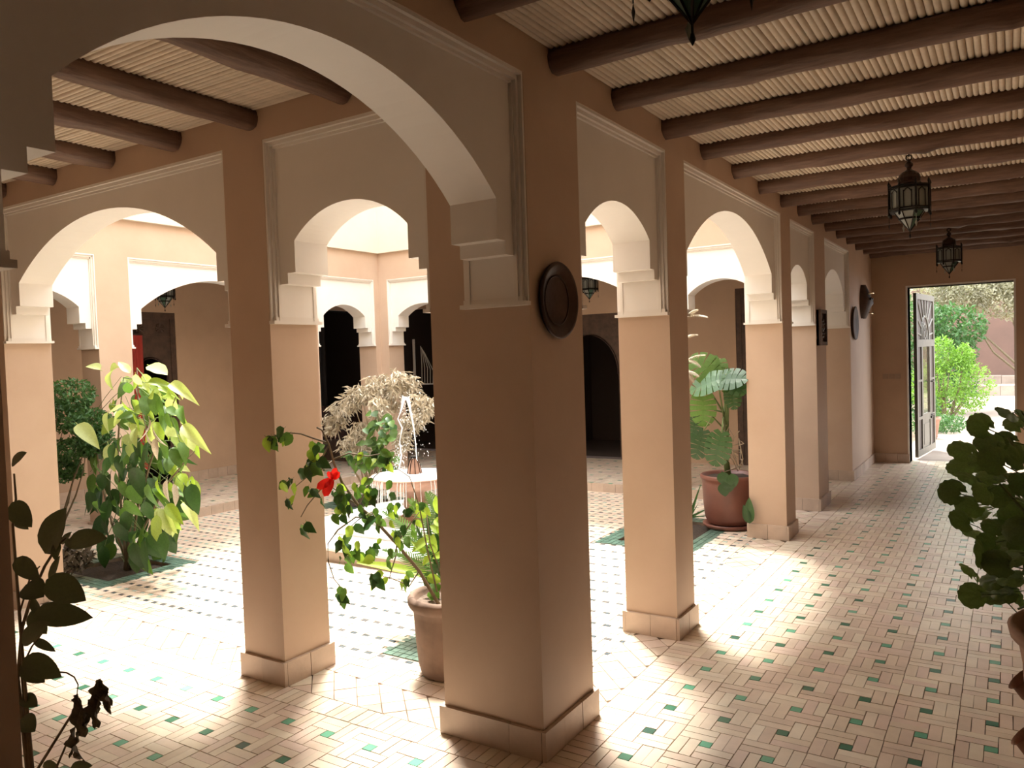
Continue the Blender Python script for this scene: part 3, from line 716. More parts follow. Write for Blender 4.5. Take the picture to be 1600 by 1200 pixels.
B().lathe([(.001, .01), (.14, .01), (.18, .03), (.195, .03), (.2, .02), (.18, .004), (.001, .001)], 40, (0, 7.46, 1.85), axis='x').build('dish', M['wood'], p2, smooth=True)
mk = thing('wall_mask', 'dark carved mask with a glinting brass brow on the wall near the end door', 'mask', (0, 8.1, 2.12))
my = 8.1
b = B(); n = 18
vs = []; fs = []
for i in range(13):
    t = i / 12; z = 1.92 + .42 * t; w_ = .035 + .13 * math.sin(PI * min(1, t * .9 + .08)) ** .8; dp = .05 + .06 * math.sin(PI * t)
    for j in range(9):
        a = PI * j / 8; bump_ = .03 * math.exp(-((t - .45) / .1) ** 2) * math.exp(-((j - 4) / 1.0) ** 2)
        vs.append((dp * math.sin(a) + bump_, my - w_ * math.cos(a), z))
for i in range(12):
    for j in range(8): a = i * 9 + j; fs.append((a, a + 1, a + 10, a + 9))
b.add(vs, fs).build('face', M['wood'], mk, smooth=True)
for sy_ in (-.06, .06): B().lathe([(.001, .0), (.016, .004), (.02, .02), (.001, .03)], 10, (.1, my + sy_, 2.16), axis='x').build('eye', M['iron'], mk)
brass = mat('polished_brass', (0.8, 0.7, 0.5), 0.15, metal=1)
B().tube([(.09, my - .09, 2.22), (.13, my - .04, 2.235), (.14, my, 2.225), (.13, my + .04, 2.235), (.09, my + .09, 2.22)], .009, 6).build('brow', brass, mk, smooth=True)
B().tube([(.09, my - .05, 1.99), (.125, my, 1.975), (.09, my + .05, 1.99)], .008, 6).build('mouth', brass, mk, smooth=True)
sw = thing('light_switch', 'row of small switches on the end wall left of the garden door', 'switch', (.21, 8.95, 1.16))
for i in range(3): B().box(.12 + i * .075, .187 + i * .075, 8.94, 8.95, 1.125, 1.19).build('switch_plate', M['switch'], sw)

# ------------------------------------------------------------------ garden door leaf and garden
dl = thing('door_leaf', 'grey painted iron door leaf with a sunburst top, opened outwards at the garden doorway', 'door', (.49, 9.26, 0))
h0 = Vector((.489, 9.262, .035)); hd = Vector((.128, 1.19, 0)).normalized(); DW = 1.19; nn = Vector((hd.y, -hd.x, 0))
def dfn(a, z, d): q = h0 + hd * a + nn * d; return (q.x, q.y, h0.z + z)
def dbox(b, a0, a1, z0, z1, d0=-.02, d1=.02):
    return b.add([dfn(a, z, d) for z in (z0, z1) for d in (d0, d1) for a in (a0, a1)], [(0, 2, 3, 1), (4, 5, 7, 6), (0, 1, 5, 4), (2, 6, 7, 3), (0, 4, 6, 2), (1, 3, 7, 5)])
fb = B()
for (a0, a1, z0, z1) in ((0, .075, 0, 2.23), (DW - .075, DW, 0, 2.23), (.075, DW - .075, 0, .09), (.075, DW - .075, 2.15, 2.23), (.075, DW - .075, 1.50, 1.60), (.3, .38, .09, 1.5), (.82, .9, .09, 1.5), (.38, .82, .46, .56), (.075, .3, .50, .54), (.9, 1.115, .50, .54), (.075, .3, 1.02, 1.05), (.9, 1.115, 1.02, 1.05)):
    dbox(fb, a0, a1, z0, z1)
fb.build('door_frame', M['doorm'], dl)
db = B(); dbox(db, .38, .82, .09, .46, -.008, .008); pnl = db.build('lower_panel', M['doorm'], dl)
db = B(); dbox(db, .43, .77, .13, .42, .008, .016); db.build('raised_field', M['doorm'], pnl)
db = B(); dbox(db, .075, .3, .09, 1.5, -.004, .004); dbox(db, .9, 1.115, .09, 1.5, -.004, .004); dbox(db, .075, 1.115, 1.6, 2.15, -.006, -.001); db.build('back_sheet', M['doord'], dl)
db = B(); dbox(db, .38, .82, .56, 1.5, -.003, .003); db.build('glass_pane', M['pane'], dl)
cxa = .595
for k in range(9):
    a = PI * (k + .5) / 9; L_ = min(.56 / max(.2, math.sin(a)), .52 / max(.05, abs(math.cos(a)))) ; q = B()
    r0, r1 = .26, min(L_, .68); x0, z0, x1, z1 = cxa + r0 * math.cos(a), 1.60 + r0 * math.sin(a) * 1.25, cxa + r1 * math.cos(a), 1.60 + r1 * math.sin(a)
    q.tube([dfn(x0, z0, 0), dfn(x1, min(z1, 2.15), 0)], .016, 5).build('sunburst_ray', M['doorm'], dl)
for rr in (.26, .17):
    B().tube([dfn(cxa + rr * math.cos(PI * k / 16), 1.6 + 1.25 * rr * math.sin(PI * k / 16), 0) for k in range(17)], .02 if rr > .2 else .014, 5).build('arch_bar', M['doorm'], dl)
B().tube([dfn(cxa + .12 * math.cos(2 * PI * k / 20), 1.72 + .10 * math.sin(2 * PI * k / 20) * 1.1, 0) for k in range(21)], .010, 5).tube([dfn(cxa - .08, 1.62, 0), dfn(cxa + .08, 1.82, 0)], .01, 5).tube([dfn(cxa + .08, 1.62, 0), dfn(cxa - .08, 1.82, 0)], .01, 5).build('scroll', M['doorm'], dl)
B().tube([dfn(.86, 1.0, .02), dfn(.86, 1.0, .06), dfn(.76, 1.0, .06)], .009, 6).build('handle', M['iron'], dl)
dbb = B(); dbox(dbb, .84, .96, .47, .50, .02, .035); dbb.tube([dfn(.84, .52, .035), dfn(1.02, .52, .035)], .008, 5).build('bolt', M['iron'], dl)

gd = B(); n = 30
vs = []; fs = []
for j in range(n + 1):
    for i in range(n + 1):
        x = -9 + 20 * i / n; y = 9.25 + 22 * j / n; vs.append((x, y, -.012 + (.05 * noise.noise(Vector((x * .6, y * .6, 0))) if (x < .3 or x > 2.6) else 0)))
for j in range(n):
    for i in range(n): a = j * (n + 1) + i; fs.append((a, a + 1, a + n + 2, a + n + 1))
go = gd.add(vs, fs).build('ground', M['garden'], None, smooth=True, fix=False); go['kind'] = 'structure'; go['label'] = 'bare garden earth beyond the end door'
po = B().box(.25, 2.7, 9.25, 24.5, -.1, -.002).build('path', M['path'], None); po['kind'] = 'structure'; po['label'] = 'sunlit pale garden path running away from the end door'
gw = B().box(-9, 11, 26.5, 26.9, -.1, 6.5).build('wall_garden', M['pinkwall'], None); gw['kind'] = 'structure'; gw['label'] = 'pink-brown garden wall behind the trees'
stp = thing('garden_step', 'low pale stone ledge at the end of the garden path', 'step', (1.7, 24.2, 0))
for i in range(6): B().box(.5 + i * .42, .912 + i * .42, 23.6, 24.6, -.05, .28 + .006 * (i % 3)).build('ledge_stone', M['path'], stp)
for i in range(6): B().box(.52 + i * .42, .93 + i * .42, 24.6, 25.4, -.05, .52 + .006 * (i % 2)).build('ledge_stone', M['path'], stp)

def cloud(n, pts, size, seedv=1.0, aspect=.45, droop=0.0, out=None):
    # many small folded leaves; pts: list of (centre, radii)
    b = B()
    for _ in range(n):
        c, r = random.choice(pts) if out is None else out()
        while True:
            q = rv()
            if q.length < 1: break
        q = q.normalized() * (q.length ** .5)
        p = Vector(c) + Vector((q.x * r[0], q.y * r[1], q.z * r[2]))
        d = rv().normalized(); d.z -= droop; d.normalize(); s = size * random.uniform(.6, 1.3)
        x = d.cross(rv()); x.normalize(); x *= s * aspect * .5; up = x.cross(d).normalized() * (s * .12)
        b.add([p, p + d * s * .45 + x + up, p + d * s, p + d * s * .45 - x + up, p + d * s * .5], [(0, 1, 4), (1, 2, 4), (2, 3, 4), (3, 0, 4)])
    return b
def shrub(name, label, cat, base, clumps, n, size, m, trunk=None, group=None, aspect=.45, droop=0, trad=.03, nbr=10):
    r = thing(name, label, cat, base, group)
    b = B()
    for k in range(nbr):
        c, rr = clumps[k % len(clumps)]; e = Vector(c) + Vector((rv().x * rr[0] * .6, rv().y * rr[1] * .6, rv().z * rr[2] * .5)); s0 = Vector(base) + rv() * .04; s0.z = base[2] - .02
        mid = s0.lerp(e, .5) + rv() * .12 * (e - s0).length * .6
        b.tube([s0, s0.lerp(mid, .5), mid, mid.lerp(e, .5) + rv() * .02, e], [trad, trad * .8, trad * .6, trad * .4, trad * .15], 5)
    b.build('stems', M['stem'], r, smooth=True)
    cloud(n, clumps, size, aspect=aspect, droop=droop).build('foliage', M[m], r, fix=False, kind='stuff')
    return r
gb = (.95, 14.3, 0)
shrub('lime_bush', 'bright lime green bush beside the garden path, framed by the end doorway', 'bush', (.55, 14.3, 0),
      [((.55, 14.3, .95), (.55, .5, .45)), ((.25, 14.2, .75), (.35, .4, .45)), ((.95, 14.4, .75), (.38, .4, .45)), ((.5, 14.3, 1.35), (.22, .2, .35)), ((.85, 14.3, 1.3), (.15, .2, .25)), ((.6, 14.3, .45), (.6, .5, .3))], 4200, .075, 'lime', aspect=.35)
shrub('groundcover_plant', 'low leafy ground cover in front of the lime green bush', 'plant', (.35, 13.0, 0), [((.3, 12.9, .18), (.4, .7, .2)), ((.62, 13.1, .14), (.3, .4, .16))], 1600, .06, 'small')
shrub('garden_shrub', 'dense blue-green shrub behind the lime green bush', 'bush', (.2, 17, 0), [((.1, 17, 1.3), (.9, .8, .7)), ((.5, 17, 1.9), (.7, .7, .5)), ((-.3, 17, 2.0), (.8, .8, .6)), ((.1, 17, .6), (.9, .7, .6))], 6000, .11, 'small')
shrub('olive_tree', 'pale silvery olive tree spreading across the top of the garden doorway', 'tree', (2.6, 19.0, 0),
      [((.6, 18.5, 3.4), (1.4, 1, .7)), ((1.6, 18.4, 3.3), (.9, 1, .8)), ((2.0, 18.3, 2.7), (.6, .8, .5)), ((-.2, 18.6, 2.9), (.9, .9, .8)), ((.7, 18.5, 2.75), (.8, .8, .45)), ((1.6, 18.5, 2.6), (.9, .8, .55)), ((1.2, 18.2, 3.0), (1.2, .8, .5)), ((1.0, 18, 4.1), (1.8, 1.2, .7))], 24000, .10, 'olive', trad=.04, aspect=.32, nbr=4)
gp = thing('garden_pot', 'terracotta pot standing in the garden just past the open door leaf', 'pot', (.45, 12.9, 0))
B().lathe([(.11, 0), (.13, .02), (.165, .30), (.185, .31), (.185, .36), (.165, .36), (.15, .32), (.10, .30)], 24, (.42, 12.0, 0)).build('pot_body', M['terra'], gp, smooth=True)
cloud(260, [((.42, 12.0, .5), (.16, .16, .2))], .08).build('foliage', M['small'], gp, fix=False, kind='stuff')

# ------------------------------------------------------------------ far doors, cloth, grille, curtains
def carved_door(name, label, origin, ax, W_, H_, arched=True, rosettes=True):
    ox, oy, oz = origin
    def fn(a, z, d): return (ox + (a * ax[0] + d * ax[1]), oy + (a * ax[1] - d * ax[0]) * 1.0, oz + z)
    # ax=(0,1): runs along +y, faces +x ; ax=(1,0): runs along +x, faces -y
    r = thing(name, label, 'door', origin, 'carved wooden doors in the back walls')
    def bx(b, a0, a1, z0, z1, d0, d1): return b.add([fn(a, z, d) for z in (z0, z1) for d in (d0, d1) for a in (a0, a1)], [(0, 2, 3, 1), (4, 5, 7, 6), (0, 1, 5, 4), (2, 6, 7, 3), (0, 4, 6, 2), (1, 3, 7, 5)])
    b = B(); bx(b, 0, .07, 0, H_, 0, .04); bx(b, W_ - .07, W_, 0, H_, 0, .04); bx(b, .07, W_ - .07, H_ - .08, H_, 0, .04); b.build('door_frame', M['wood'], r)
    # board with arched opening
    c = W_ / 2; hw = W_ / 2 - .13; zs = H_ - .85; n = 16
    arc = [(c - hw * math.cos(PI * i / n), zs + hw * 1.25 * math.sin(PI * i / n)) for i in range(n + 1)]
    b = B()
    for i in range(n):
        (a0, z0), (a1, z1) = arc[i], arc[i + 1]
        b.add([fn(a0, z0, .005), fn(a1, z1, .005), fn(a1, H_ - .08, .005), fn(a0, H_ - .08, .005), fn(a0, z0, .03), fn(a1, z1, .03), fn(a1, H_ - .08, .03), fn(a0, H_ - .08, .03)], [(0, 1, 2, 3), (7, 6, 5, 4), (0, 4, 5, 1), (2, 6, 7, 3)])
    bx(b, .07, c - hw, 0, H_ - .08, .005, .03); bx(b, c + hw, W_ - .07, 0, H_ - .08, .005, .03)
    b.build('arched_board', M['wood'], r)
    B().tube([fn(a, z, .035) for a, z in arc], .014, 6).build('arch_moulding', M['copper'], r, smooth=True)
    if rosettes:
        for sx in (.3, .7):
            q = B()
            for k in range(8):
                a = 2 * PI * k / 8; q.tube([fn(W_ * sx, H_ - .2, .035), fn(W_ * sx + .06 * math.cos(a), H_ - .2 + .06 * math.sin(a), .035)], [.006, .018], 5)
            q.build('rosette', M['wood'], r)
    return r
W1 = d1[1] - d1[0]
carved_door('carved_door', 'carved dark wooden doorway with an arched opening, behind the tall leafy plant', (WX - .05, d1[0], .1), (0, 1), W1, dz1 - .1)
CX_ = WX + .03
rc = thing('red_cloth', 'red cloth hanging at the left side of the carved doorway', 'cloth', (WX + .03, d1[0] + .12, .1))
b = B(); n = 14; vs = []; fs = []
yl = at(205, 500, X=WX + .02).y - .05; yr = at(221, 500, X=WX + .02).y
for j in range(9):
    for i in range(n + 1):
        t = i / n; vs.append((WX + .035 - .015 * math.sin(t * 14) , yl + (yr - yl) * t, .35 + 1.65 * j / 8))
for j in range(8):
    for i in range(n): a = j * (n + 1) + i; fs.append((a, a + 1, a + n + 2, a + n + 1))
b.add(vs, fs).build('drape', M['cloth'], rc, smooth=True, fix=False)
b = B(); b.tube([(WX + .03, yl, 2.01), (WX + .03, yr, 2.01)], .012, 6).build('rail', M['wood'], rc)
carved_door('carved_door', 'dark wooden door beyond the first narrow arch, right of the round plate', (nd0[0], NY + .05, .1), (1, 0), nd0[1] - nd0[0], 2.05, rosettes=False)
carved_door('carved_door', 'narrow glimpse of a dark wooden door behind the split-leaf plant', (nd1[0], NY + .05, .1), (1, 0), nd1[1] - nd1[0], 2.26, rosettes=False)
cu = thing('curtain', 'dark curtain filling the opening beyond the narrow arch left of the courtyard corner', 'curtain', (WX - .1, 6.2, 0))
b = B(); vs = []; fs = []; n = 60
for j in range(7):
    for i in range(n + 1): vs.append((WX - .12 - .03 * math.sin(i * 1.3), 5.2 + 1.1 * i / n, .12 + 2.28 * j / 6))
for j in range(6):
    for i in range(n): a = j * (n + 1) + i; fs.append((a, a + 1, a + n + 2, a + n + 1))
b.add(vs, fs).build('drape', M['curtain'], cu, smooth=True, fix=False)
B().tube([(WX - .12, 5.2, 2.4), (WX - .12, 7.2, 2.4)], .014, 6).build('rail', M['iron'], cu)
bq = thing('banquette', 'dark padded bench in the unlit room behind the pale dry shrub', 'bench', (-7.1, 7.0, .1))
B().box(-7.4, -6.85, 5.9, 7.3, .1, .42).build('seat_base', M['wood'], bq)
for i in range(3): B().box(-7.38, -6.87, 5.92 + i * .46, 6.36 + i * .46, .42, .56).build('seat_cushion', M['cushion'], bq)
for i in range(3): B().box(-7.42, -7.27, 5.92 + i * .46, 6.36 + i * .46, .56, .92).build('back_cushion', M['cushion'], bq)
# white grille in the corner opening right of the courtyard corner
gr = thing('window_grille', 'white curved iron grille in the dark opening right of the courtyard corner', 'grille', (-6.2, NY + .1, 1.1))
gx0 = at(646, 540, Y=NY + .12).x; gx1 = at(676, 580, Y=NY + .12).x; gz0 = at(650, 600, Y=NY + .12).z; gz1 = at(646, 530, Y=NY + .12).z
whm = mat('white_painted_metal', (.8, .78, .75), .4)
B().box(gx0 - .015, gx0 + .02, NY + .11, NY + .135, gz0 - .5, gz1).build('post', whm, gr)
gxm = at(658, 560, Y=NY + .12).x
for k in range(5):
    t = k / 4; xx = gxm + (gx1 - gxm) * t
    B().tube([(xx, NY + .12, gz0), (xx + .01, NY + .12, gz0 + .22 + .08 * (1 - t)), (gxm + (xx - gxm) * .3, NY + .12, gz1 - .12 - .1 * t)], .006, 5).build('rod', whm, gr)
B().tube([(gxm - .02, NY + .12, gz0), (gx1 + .03, NY + .12, gz0)], .01, 5).build('rail', whm, gr)

# ------------------------------------------------------------------ fountain
FX, FY = -3.0, 2.87
ft = thing('fountain', 'courtyard fountain: low marble-topped pool with a raised terracotta bowl', 'fountain', (FX, FY, 0))
def octo(h, c): return [(FX - h + c, FY - h), (FX + h - c, FY - h), (FX + h, FY - h + c), (FX + h, FY + h - c), (FX + h - c, FY + h), (FX - h + c, FY + h), (FX - h, FY + h - c), (FX - h, FY - h + c)]
fz_ = lambda a, b_, d: (a, b_, d)
def ring(b, o, i, z0, z1):
    n = len(o); b.add([(*p, z0) for p in o] + [(*p, z1) for p in o] + [(*p, z1) for p in i] + [(*p, z0) for p in i],
                     [(k, (k + 1) % n, (k + 1) % n + n, k + n) for k in range(n)] + [(k + n, (k + 1) % n + n, (k + 1) % n + 2 * n, k + 2 * n) for k in range(n)] + [(k + 2 * n, (k + 1) % n + 2 * n, (k + 1) % n + 3 * n, k + 3 * n) for k in range(n)])
    return b
b = B(); ring(b, octo(FO - .02, .34), octo(FO - .10, .31), -.01, .085); b.build('pool_kerb', M['plinth'], ft)
b = B(); ring(b, octo(FO - .01, .345), octo(.62, .22), .085, .105); b.build('marble_top', M['marble'], ft)
b = B(); ring(b, octo(.63, .225), octo(.58, .2), .08, .20); b.build('inner_rim', M['marble'], ft)
B().add([(*p, .15) for p in octo(.585, .2)], [tuple(range(8))]).build('pool_water', M['pool'], ft, fix=False)
B().lathe([(.20, .08), (.20, .14), (.13, .18), (.095, .24), (.12, .29), (.10, .33), (.085, .37), (.12, .42), (.15, .44)], 20, (FX, FY, 0)).build('pedestal', M['terra'], ft, smooth=True)
bowl = B().lathe([(.10, .42), (.22, .43), (.35, .47), (.40, .515), (.415, .54), (.405, .552), (.385, .55), (.37, .52), (.25, .49), (.05, .485)], 16, (FX, FY, 0)).build('bowl', M['terra'], ft, smooth=True)
B().lathe([(.395, .548), (.38, .556), (.2, .562), (.02, .565)], 24, (FX, FY, 0)).build('bowl_water', M['water'], bowl, smooth=True)
nz = B().lathe([(.065, .56), (.06, .60), (.045, .66), (.025, .70), (.02, .71)], 8, (FX, FY, 0)).build('nozzle_cone', M['terra'], ft)
for k in range(8):
    a = 2 * PI * k / 8; B().tube([(FX + .068 * math.cos(a), FY + .068 * math.sin(a), .56), (FX + .048 * math.cos(a), FY + .048 * math.sin(a), .66), (FX + .024 * math.cos(a), FY + .024 * math.sin(a), .705)], .005, 4).build('rib', M['copper'], nz)
B().lathe([(.02, .70), (.034, .705), (.034, .722), (.02, .725)], 10, (FX, FY, 0)).build('cap_ring', M['iron'], nz)
jt = thing('water_jet', 'white jet of water rising from the nozzle and falling back in a broken stream', 'water', (FX, FY, .72))
pts = []; top = at(636, 617, Y=FY - .02)
def jp(u, v): return at(u, v, Y=FY - .02)
up_ = [(651, 718), (650, 700), (648, 680), (645, 660), (641, 640), (637, 624)]
dn_ = [(637, 624), (631, 622), (626, 640), (622, 655), (628, 668), (625, 690), (627, 712), (622, 740), (615, 752)]
B().tube([jp(*q) for q in up_], [.004, .005, .006, .008, .010, .016], 7).build('rising_stream', M['water'], jt, smooth=True)
B().tube([jp(*q) + rv() * .006 for q in dn_], [.016, .018, .010, .006, .009, .005, .008, .005, .008], 7).build('falling_stream', M['water'], jt, smooth=True)
b = B()
for _ in range(750):
    t = random.random()
    if t < .35: q = jp(random.gauss(626, 5), random.uniform(690, 750))
    elif t < .55: q = jp(random.gauss(634, 5), random.uniform(615, 660))
    elif t < .7: q = jp(random.gauss(651, 9), random.uniform(640, 730))
    else: q = jp(random.gauss(618, 22), random.uniform(735, 765))
    q = q + rv() * .03; r_ = random.uniform(.0015, .005)
    b.add([q + Vector(v) * r_ for v in ((1, 0, 0), (-1, 0, 0), (0, 1, 0), (0, -1, 0), (0, 0, 1.6), (0, 0, -1.6))], [(0, 2, 4), (2, 1, 4), (1, 3, 4), (3, 0, 4), (2, 0, 5), (1, 2, 5), (3, 1, 5), (0, 3, 5)])
b.build('droplets', M['water'], jt, fix=False, kind='stuff')
b = B()
for k in range(46):
    a = PI + 1.2 + random.uniform(-1.5, 1.5); r0 = .41; x0, y0 = FX + r0 * math.cos(a), FY + r0 * math.sin(a)
    b.tube([(x0, y0, .545), (x0 + .012 * math.cos(a), y0 + .012 * math.sin(a), .50), (x0 + .02 * math.cos(a), y0 + .02 * math.sin(a), random.uniform(.2, .42))], random.uniform(.0012, .003), 4)
b.build('overflow_threads', M['water'], jt, fix=False, kind='stuff')

# ------------------------------------------------------------------ plants
def stem(b, pts, r0, r1, n=5):
    m = len(pts); b.tube(pts, [r0 + (r1 - r0) * i / max(1, m - 1) for i in range(m)], n)
# tall leafy plant in the left soil bed
tp = thing('tall_leafy_plant', 'tall plant with big drooping green and yellow leaves in the left soil bed', 'plant', (-4.5, 1.0, -.01))
PY = 1.0
b = B(); base = Vector((-4.5, 1.0, -.03)); tips = []
main = [[(197, 884), (206, 800), (213, 720), (216, 640), (214, 575)], [(195, 884), (190, 800), (184, 700), (188, 640), (193, 590)], [(199, 884), (214, 800), (236, 720), (262, 650), (275, 620)], [(198, 884), (222, 830), (258, 760), (290, 720), (304, 705)], [(193, 884), (176, 820), (160, 760), (150, 700), (140, 660)], [(200, 884), (212, 760), (232, 690), (222, 640), (210, 600)]]
for k, ln in enumerate(main):
    dy = [.0, .1, -.1, -.12, .12, .2][k]
    P_ = [at(u, v, Y=PY + dy * i / 4) for i, (u, v) in enumerate(ln)]; P_[0] = base + rv() * .03; P_[0].z = -.03
    stem(b, P_, .012, .004)
    tips.append(P_)
b.build('stems', M['stem'], tp, smooth=True)
def crown_pt():
    while True:
        v = random.uniform(585, 872); t = (v - 560) / 320
        xl = 200 - 62 * math.sin(min(1, t * 1.25) * PI * .62) ; xr = 228 + 80 * math.sin(min(1, t * 1.35) * PI * .7)
        if v > 800: xl = 150 + (v - 800) * .15; xr = 282 - (v - 800) * .5
        u = random.uniform(xl, xr)
        return u, v
explicit = [(118, 660, 150, 690), (205, 585, 183, 560), (190, 572, 140, 590), (160, 580, 128, 560), (230, 570, 262, 580), (262, 598, 297, 612), (285, 598, 282, 625), (250, 610, 248, 640), (282, 660, 316, 695), (283, 668, 292, 692), (296, 745, 312, 785), (300, 740, 300, 775), (258, 785, 282, 815), (245, 790, 238, 830), (220, 862, 215, 885), (180, 640, 200, 660), (195, 640, 170, 668), (212, 700, 205, 745), (200, 690, 206, 720), (168, 690, 180, 740), (150, 770, 140, 810), (165, 800, 160, 850)]
i = 0
for (u0, v0, u1, v1) in explicit:
    yy = PY - .15 + random.uniform(-.1, .1); p0 = at(u0, v0, Y=yy); p1 = at(u1, v1, Y=yy - .03); d = p1 - p0
    m_ = 'leafp' if v0 < 700 else ('leafy' if u0 > 220 else 'leafd')  # paler upper leaves stand for sun, darker lower ones for shade
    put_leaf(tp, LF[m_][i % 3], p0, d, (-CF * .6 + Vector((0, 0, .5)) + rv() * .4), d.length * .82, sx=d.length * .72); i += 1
for _ in range(235):
    u, v = crown_pt(); y = PY + random.uniform(-.3, .3)
    p0 = at(u, v, Y=y); L_ = random.uniform(.15, .22) * (1.1 if v > 740 else .8)
    d = Vector(((u - 205) / 120 + random.uniform(-.5, .5), random.uniform(-.6, .5), -random.uniform(.3, 1.5) if v > 650 else random.uniform(-.9, .2)))
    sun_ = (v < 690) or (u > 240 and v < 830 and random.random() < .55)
    m_ = random.choice(['leafp', 'leafy', 'leaf', 'leafy', 'leaf']) if sun_ else random.choice(['leafd', 'leafd', 'leaf'])  # sunlit and shaded parts of the crown set by leaf colour
    up = Vector((random.uniform(-.5, .9), random.uniform(-.9, .1), random.uniform(.1, .9)))
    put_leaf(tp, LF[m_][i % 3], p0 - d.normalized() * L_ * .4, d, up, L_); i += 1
b = B()
for _ in range(60):
    u, v = crown_pt(); p = at(u, v, Y=PY + random.uniform(-.15, .15)); ln = random.choice(tips); q = min(ln, key=lambda t: (t - p).length); stem(b, [q, q.lerp(p, .5) + Vector((0, 0, .02)), p], .004, .002, 4)
b.build('twigs', M['stemg'], tp, smooth=True)
for (u, v) in ((232, 650), (238, 665), (228, 672), (243, 680), (262, 745), (270, 752)):
    p = at(u, v, Y=PY - .3); put_leaf(tp, LF['cream'][i % 3], p, Vector((rv().x * .4, rv().y * .4, -1)), rv(), .16, name='withered_leaf', sx=.12); i += 1
# small-leaved shrub to its left
shrub('small_leaved_shrub', 'small-leaved green shrub left of the tall leafy plant', 'shrub', (-5.4, .8, -.02),
      [(tuple(at(112, 618, Y=1.05)), (.17, .2, .14)), (tuple(at(100, 650, Y=1.05)), (.2, .2, .14)), (tuple(at(140, 660, Y=1.1)), (.16, .2, .12)), (tuple(at(118, 700, Y=1.05)), (.24, .2, .1)), (tuple(at(100, 735, Y=1.0)), (.16, .15, .1)), (tuple(at(150, 690, Y=1.1)), (.12, .15, .12))], 4400, .042, 'small', trad=.012, nbr=6, aspect=.6)
# little dry plant beside
shrub('dry_tuft', 'small dull tuft at the left edge of the soil bed', 'plant', (-4.9, .62, 0), [(tuple(at(118, 870, Y=.62)), (.1, .1, .12))], 260, .07, 'dry', trad=.005, nbr=6)

# dry cream shrub with climbing green leaves, behind the fountain
cx_ = Vector((-4.5, 3.9, 0))
cr_ = thing('dry_cream_shrub', 'shrub with drooping cream dried leaf clusters behind the fountain', 'shrub', (cx_.x, 3.9, -.02))
b = B(); ends = []
for (u, v) in ((530, 640), (545, 620), (560, 605), (580, 600), (600, 590), (620, 585), (640, 595), (655, 620), (666, 632), (560, 670), (545, 690), (575, 700), (640, 650), (628, 680), (610, 620), (590, 630), (520, 660)):
    e = at(u, v, Y=3.78 + random.uniform(-.2, .2)); ends.append(e)
    s0 = Vector((cx_.x + rv().x * .05, 3.9, -.03)); mid = Vector((s0.x * .4 + e.x * .6, 3.85, e.z * .6)); b.tube([s0, s0.lerp(mid, .5) + rv() * .04, mid, mid.lerp(e, .6) + Vector((0, 0, .06)), e], [.014, .011, .008, .005, .002], 5)
b.build('stems', M['twig'], cr_, smooth=True)
cl = [(tuple(e + rv() * .05 + Vector((0, 0, -.04))), (.085, .10, .10)) for e in ends for _ in range(4)]
cloud(3300, cl, .088, aspect=.27, droop=.9).build('dried_clusters', M['cream'], cr_, fix=False, kind='stuff')
vn = thing('climbing_rose', 'green round-leaved climber in front of the dry cream shrub', 'plant', (cx_.x + .15, 3.62, -.02))
b = B(); stem(b, [Vector((cx_.x + .15, 3.62, -.03)), at(598, 720, Y=3.5), at(592, 660, Y=3.5), at(585, 635, Y=3.5)], .012, .004); b.build('stems', M['stemg'], vn, smooth=True)
for k in range(80):
    u = random.gauss(594, 13); v = random.uniform(640, 735); p = at(u, v, Y=3.45 + random.uniform(-.1, .1))
    if v > 700: p = at(random.uniform(545, 625), v, Y=3.45)
    put_leaf(vn, LF['leaf' if k % 4 else 'leafd'][k % 3], p, Vector((random.uniform(-1, 1), -.4, random.uniform(-.9, .2))), Vector((.2, -.7, .7)), random.uniform(.09, .13), sx=.16)

# potted hibiscus beside the corner pillar
def pot(name, label, c, prof, m, soilr, soilz, soilm='soilp', n=36, extra=None):
    r = thing(name, label, 'pot', c)
    B().lathe(prof, n, c).build('pot_body', M[m], r, smooth=True)
    b = B(); vs = [(c[0], c[1], c[2] + soilz)]; fs = []
    rg = [.35, .7, 1.0]
    for k_, f_ in enumerate(rg):
        for q in range(20): a = 2 * PI * q / 20; vs.append((c[0] + soilr * f_ * math.cos(a), c[1] + soilr * f_ * math.sin(a), c[2] + soilz + random.uniform(-.004, .006)))
    for q in range(20): fs.append((0, 1 + q, 1 + (q + 1) % 20))
    for k_ in range(2):
        for q in range(20): a = 1 + k_ * 20 + q; e = 1 + k_ * 20 + (q + 1) % 20; fs.append((a, a + 20, e + 20, e))
    b.add(vs, fs).build('soil', M[soilm], r, smooth=True, fix=False)
    return r
HC = (-.855, .535, 0)
hp = pot('clay_pot', 'weathered brown clay pot standing on the courtyard tiles behind the corner pillar', HC,
         [(.135, 0), (.155, .01), (.168, .06), (.178, .18), (.184, .30), (.186, .335), (.20, .345), (.212, .365), (.214, .39), (.204, .405), (.188, .405), (.176, .39), (.17, .36), (.10, .345)], 'terraold', .172, .365)
hb = thing('potted_hibiscus', 'leggy hibiscus leaning left out of the clay pot, with one red flower', 'plant', (HC[0], HC[1], .36))
def L3(lst): return [at(u, v, Y=y) for u, v, y in lst]
main_b = [[(700, 964, .50), (683, 940, .46), (655, 892, .40), (620, 850, .32), (585, 812, .25), (560, 790, .2), (535, 755, .12), (522, 725, .06), (514, 695, 0), (503, 672, -.03), (495, 668, -.04)]]
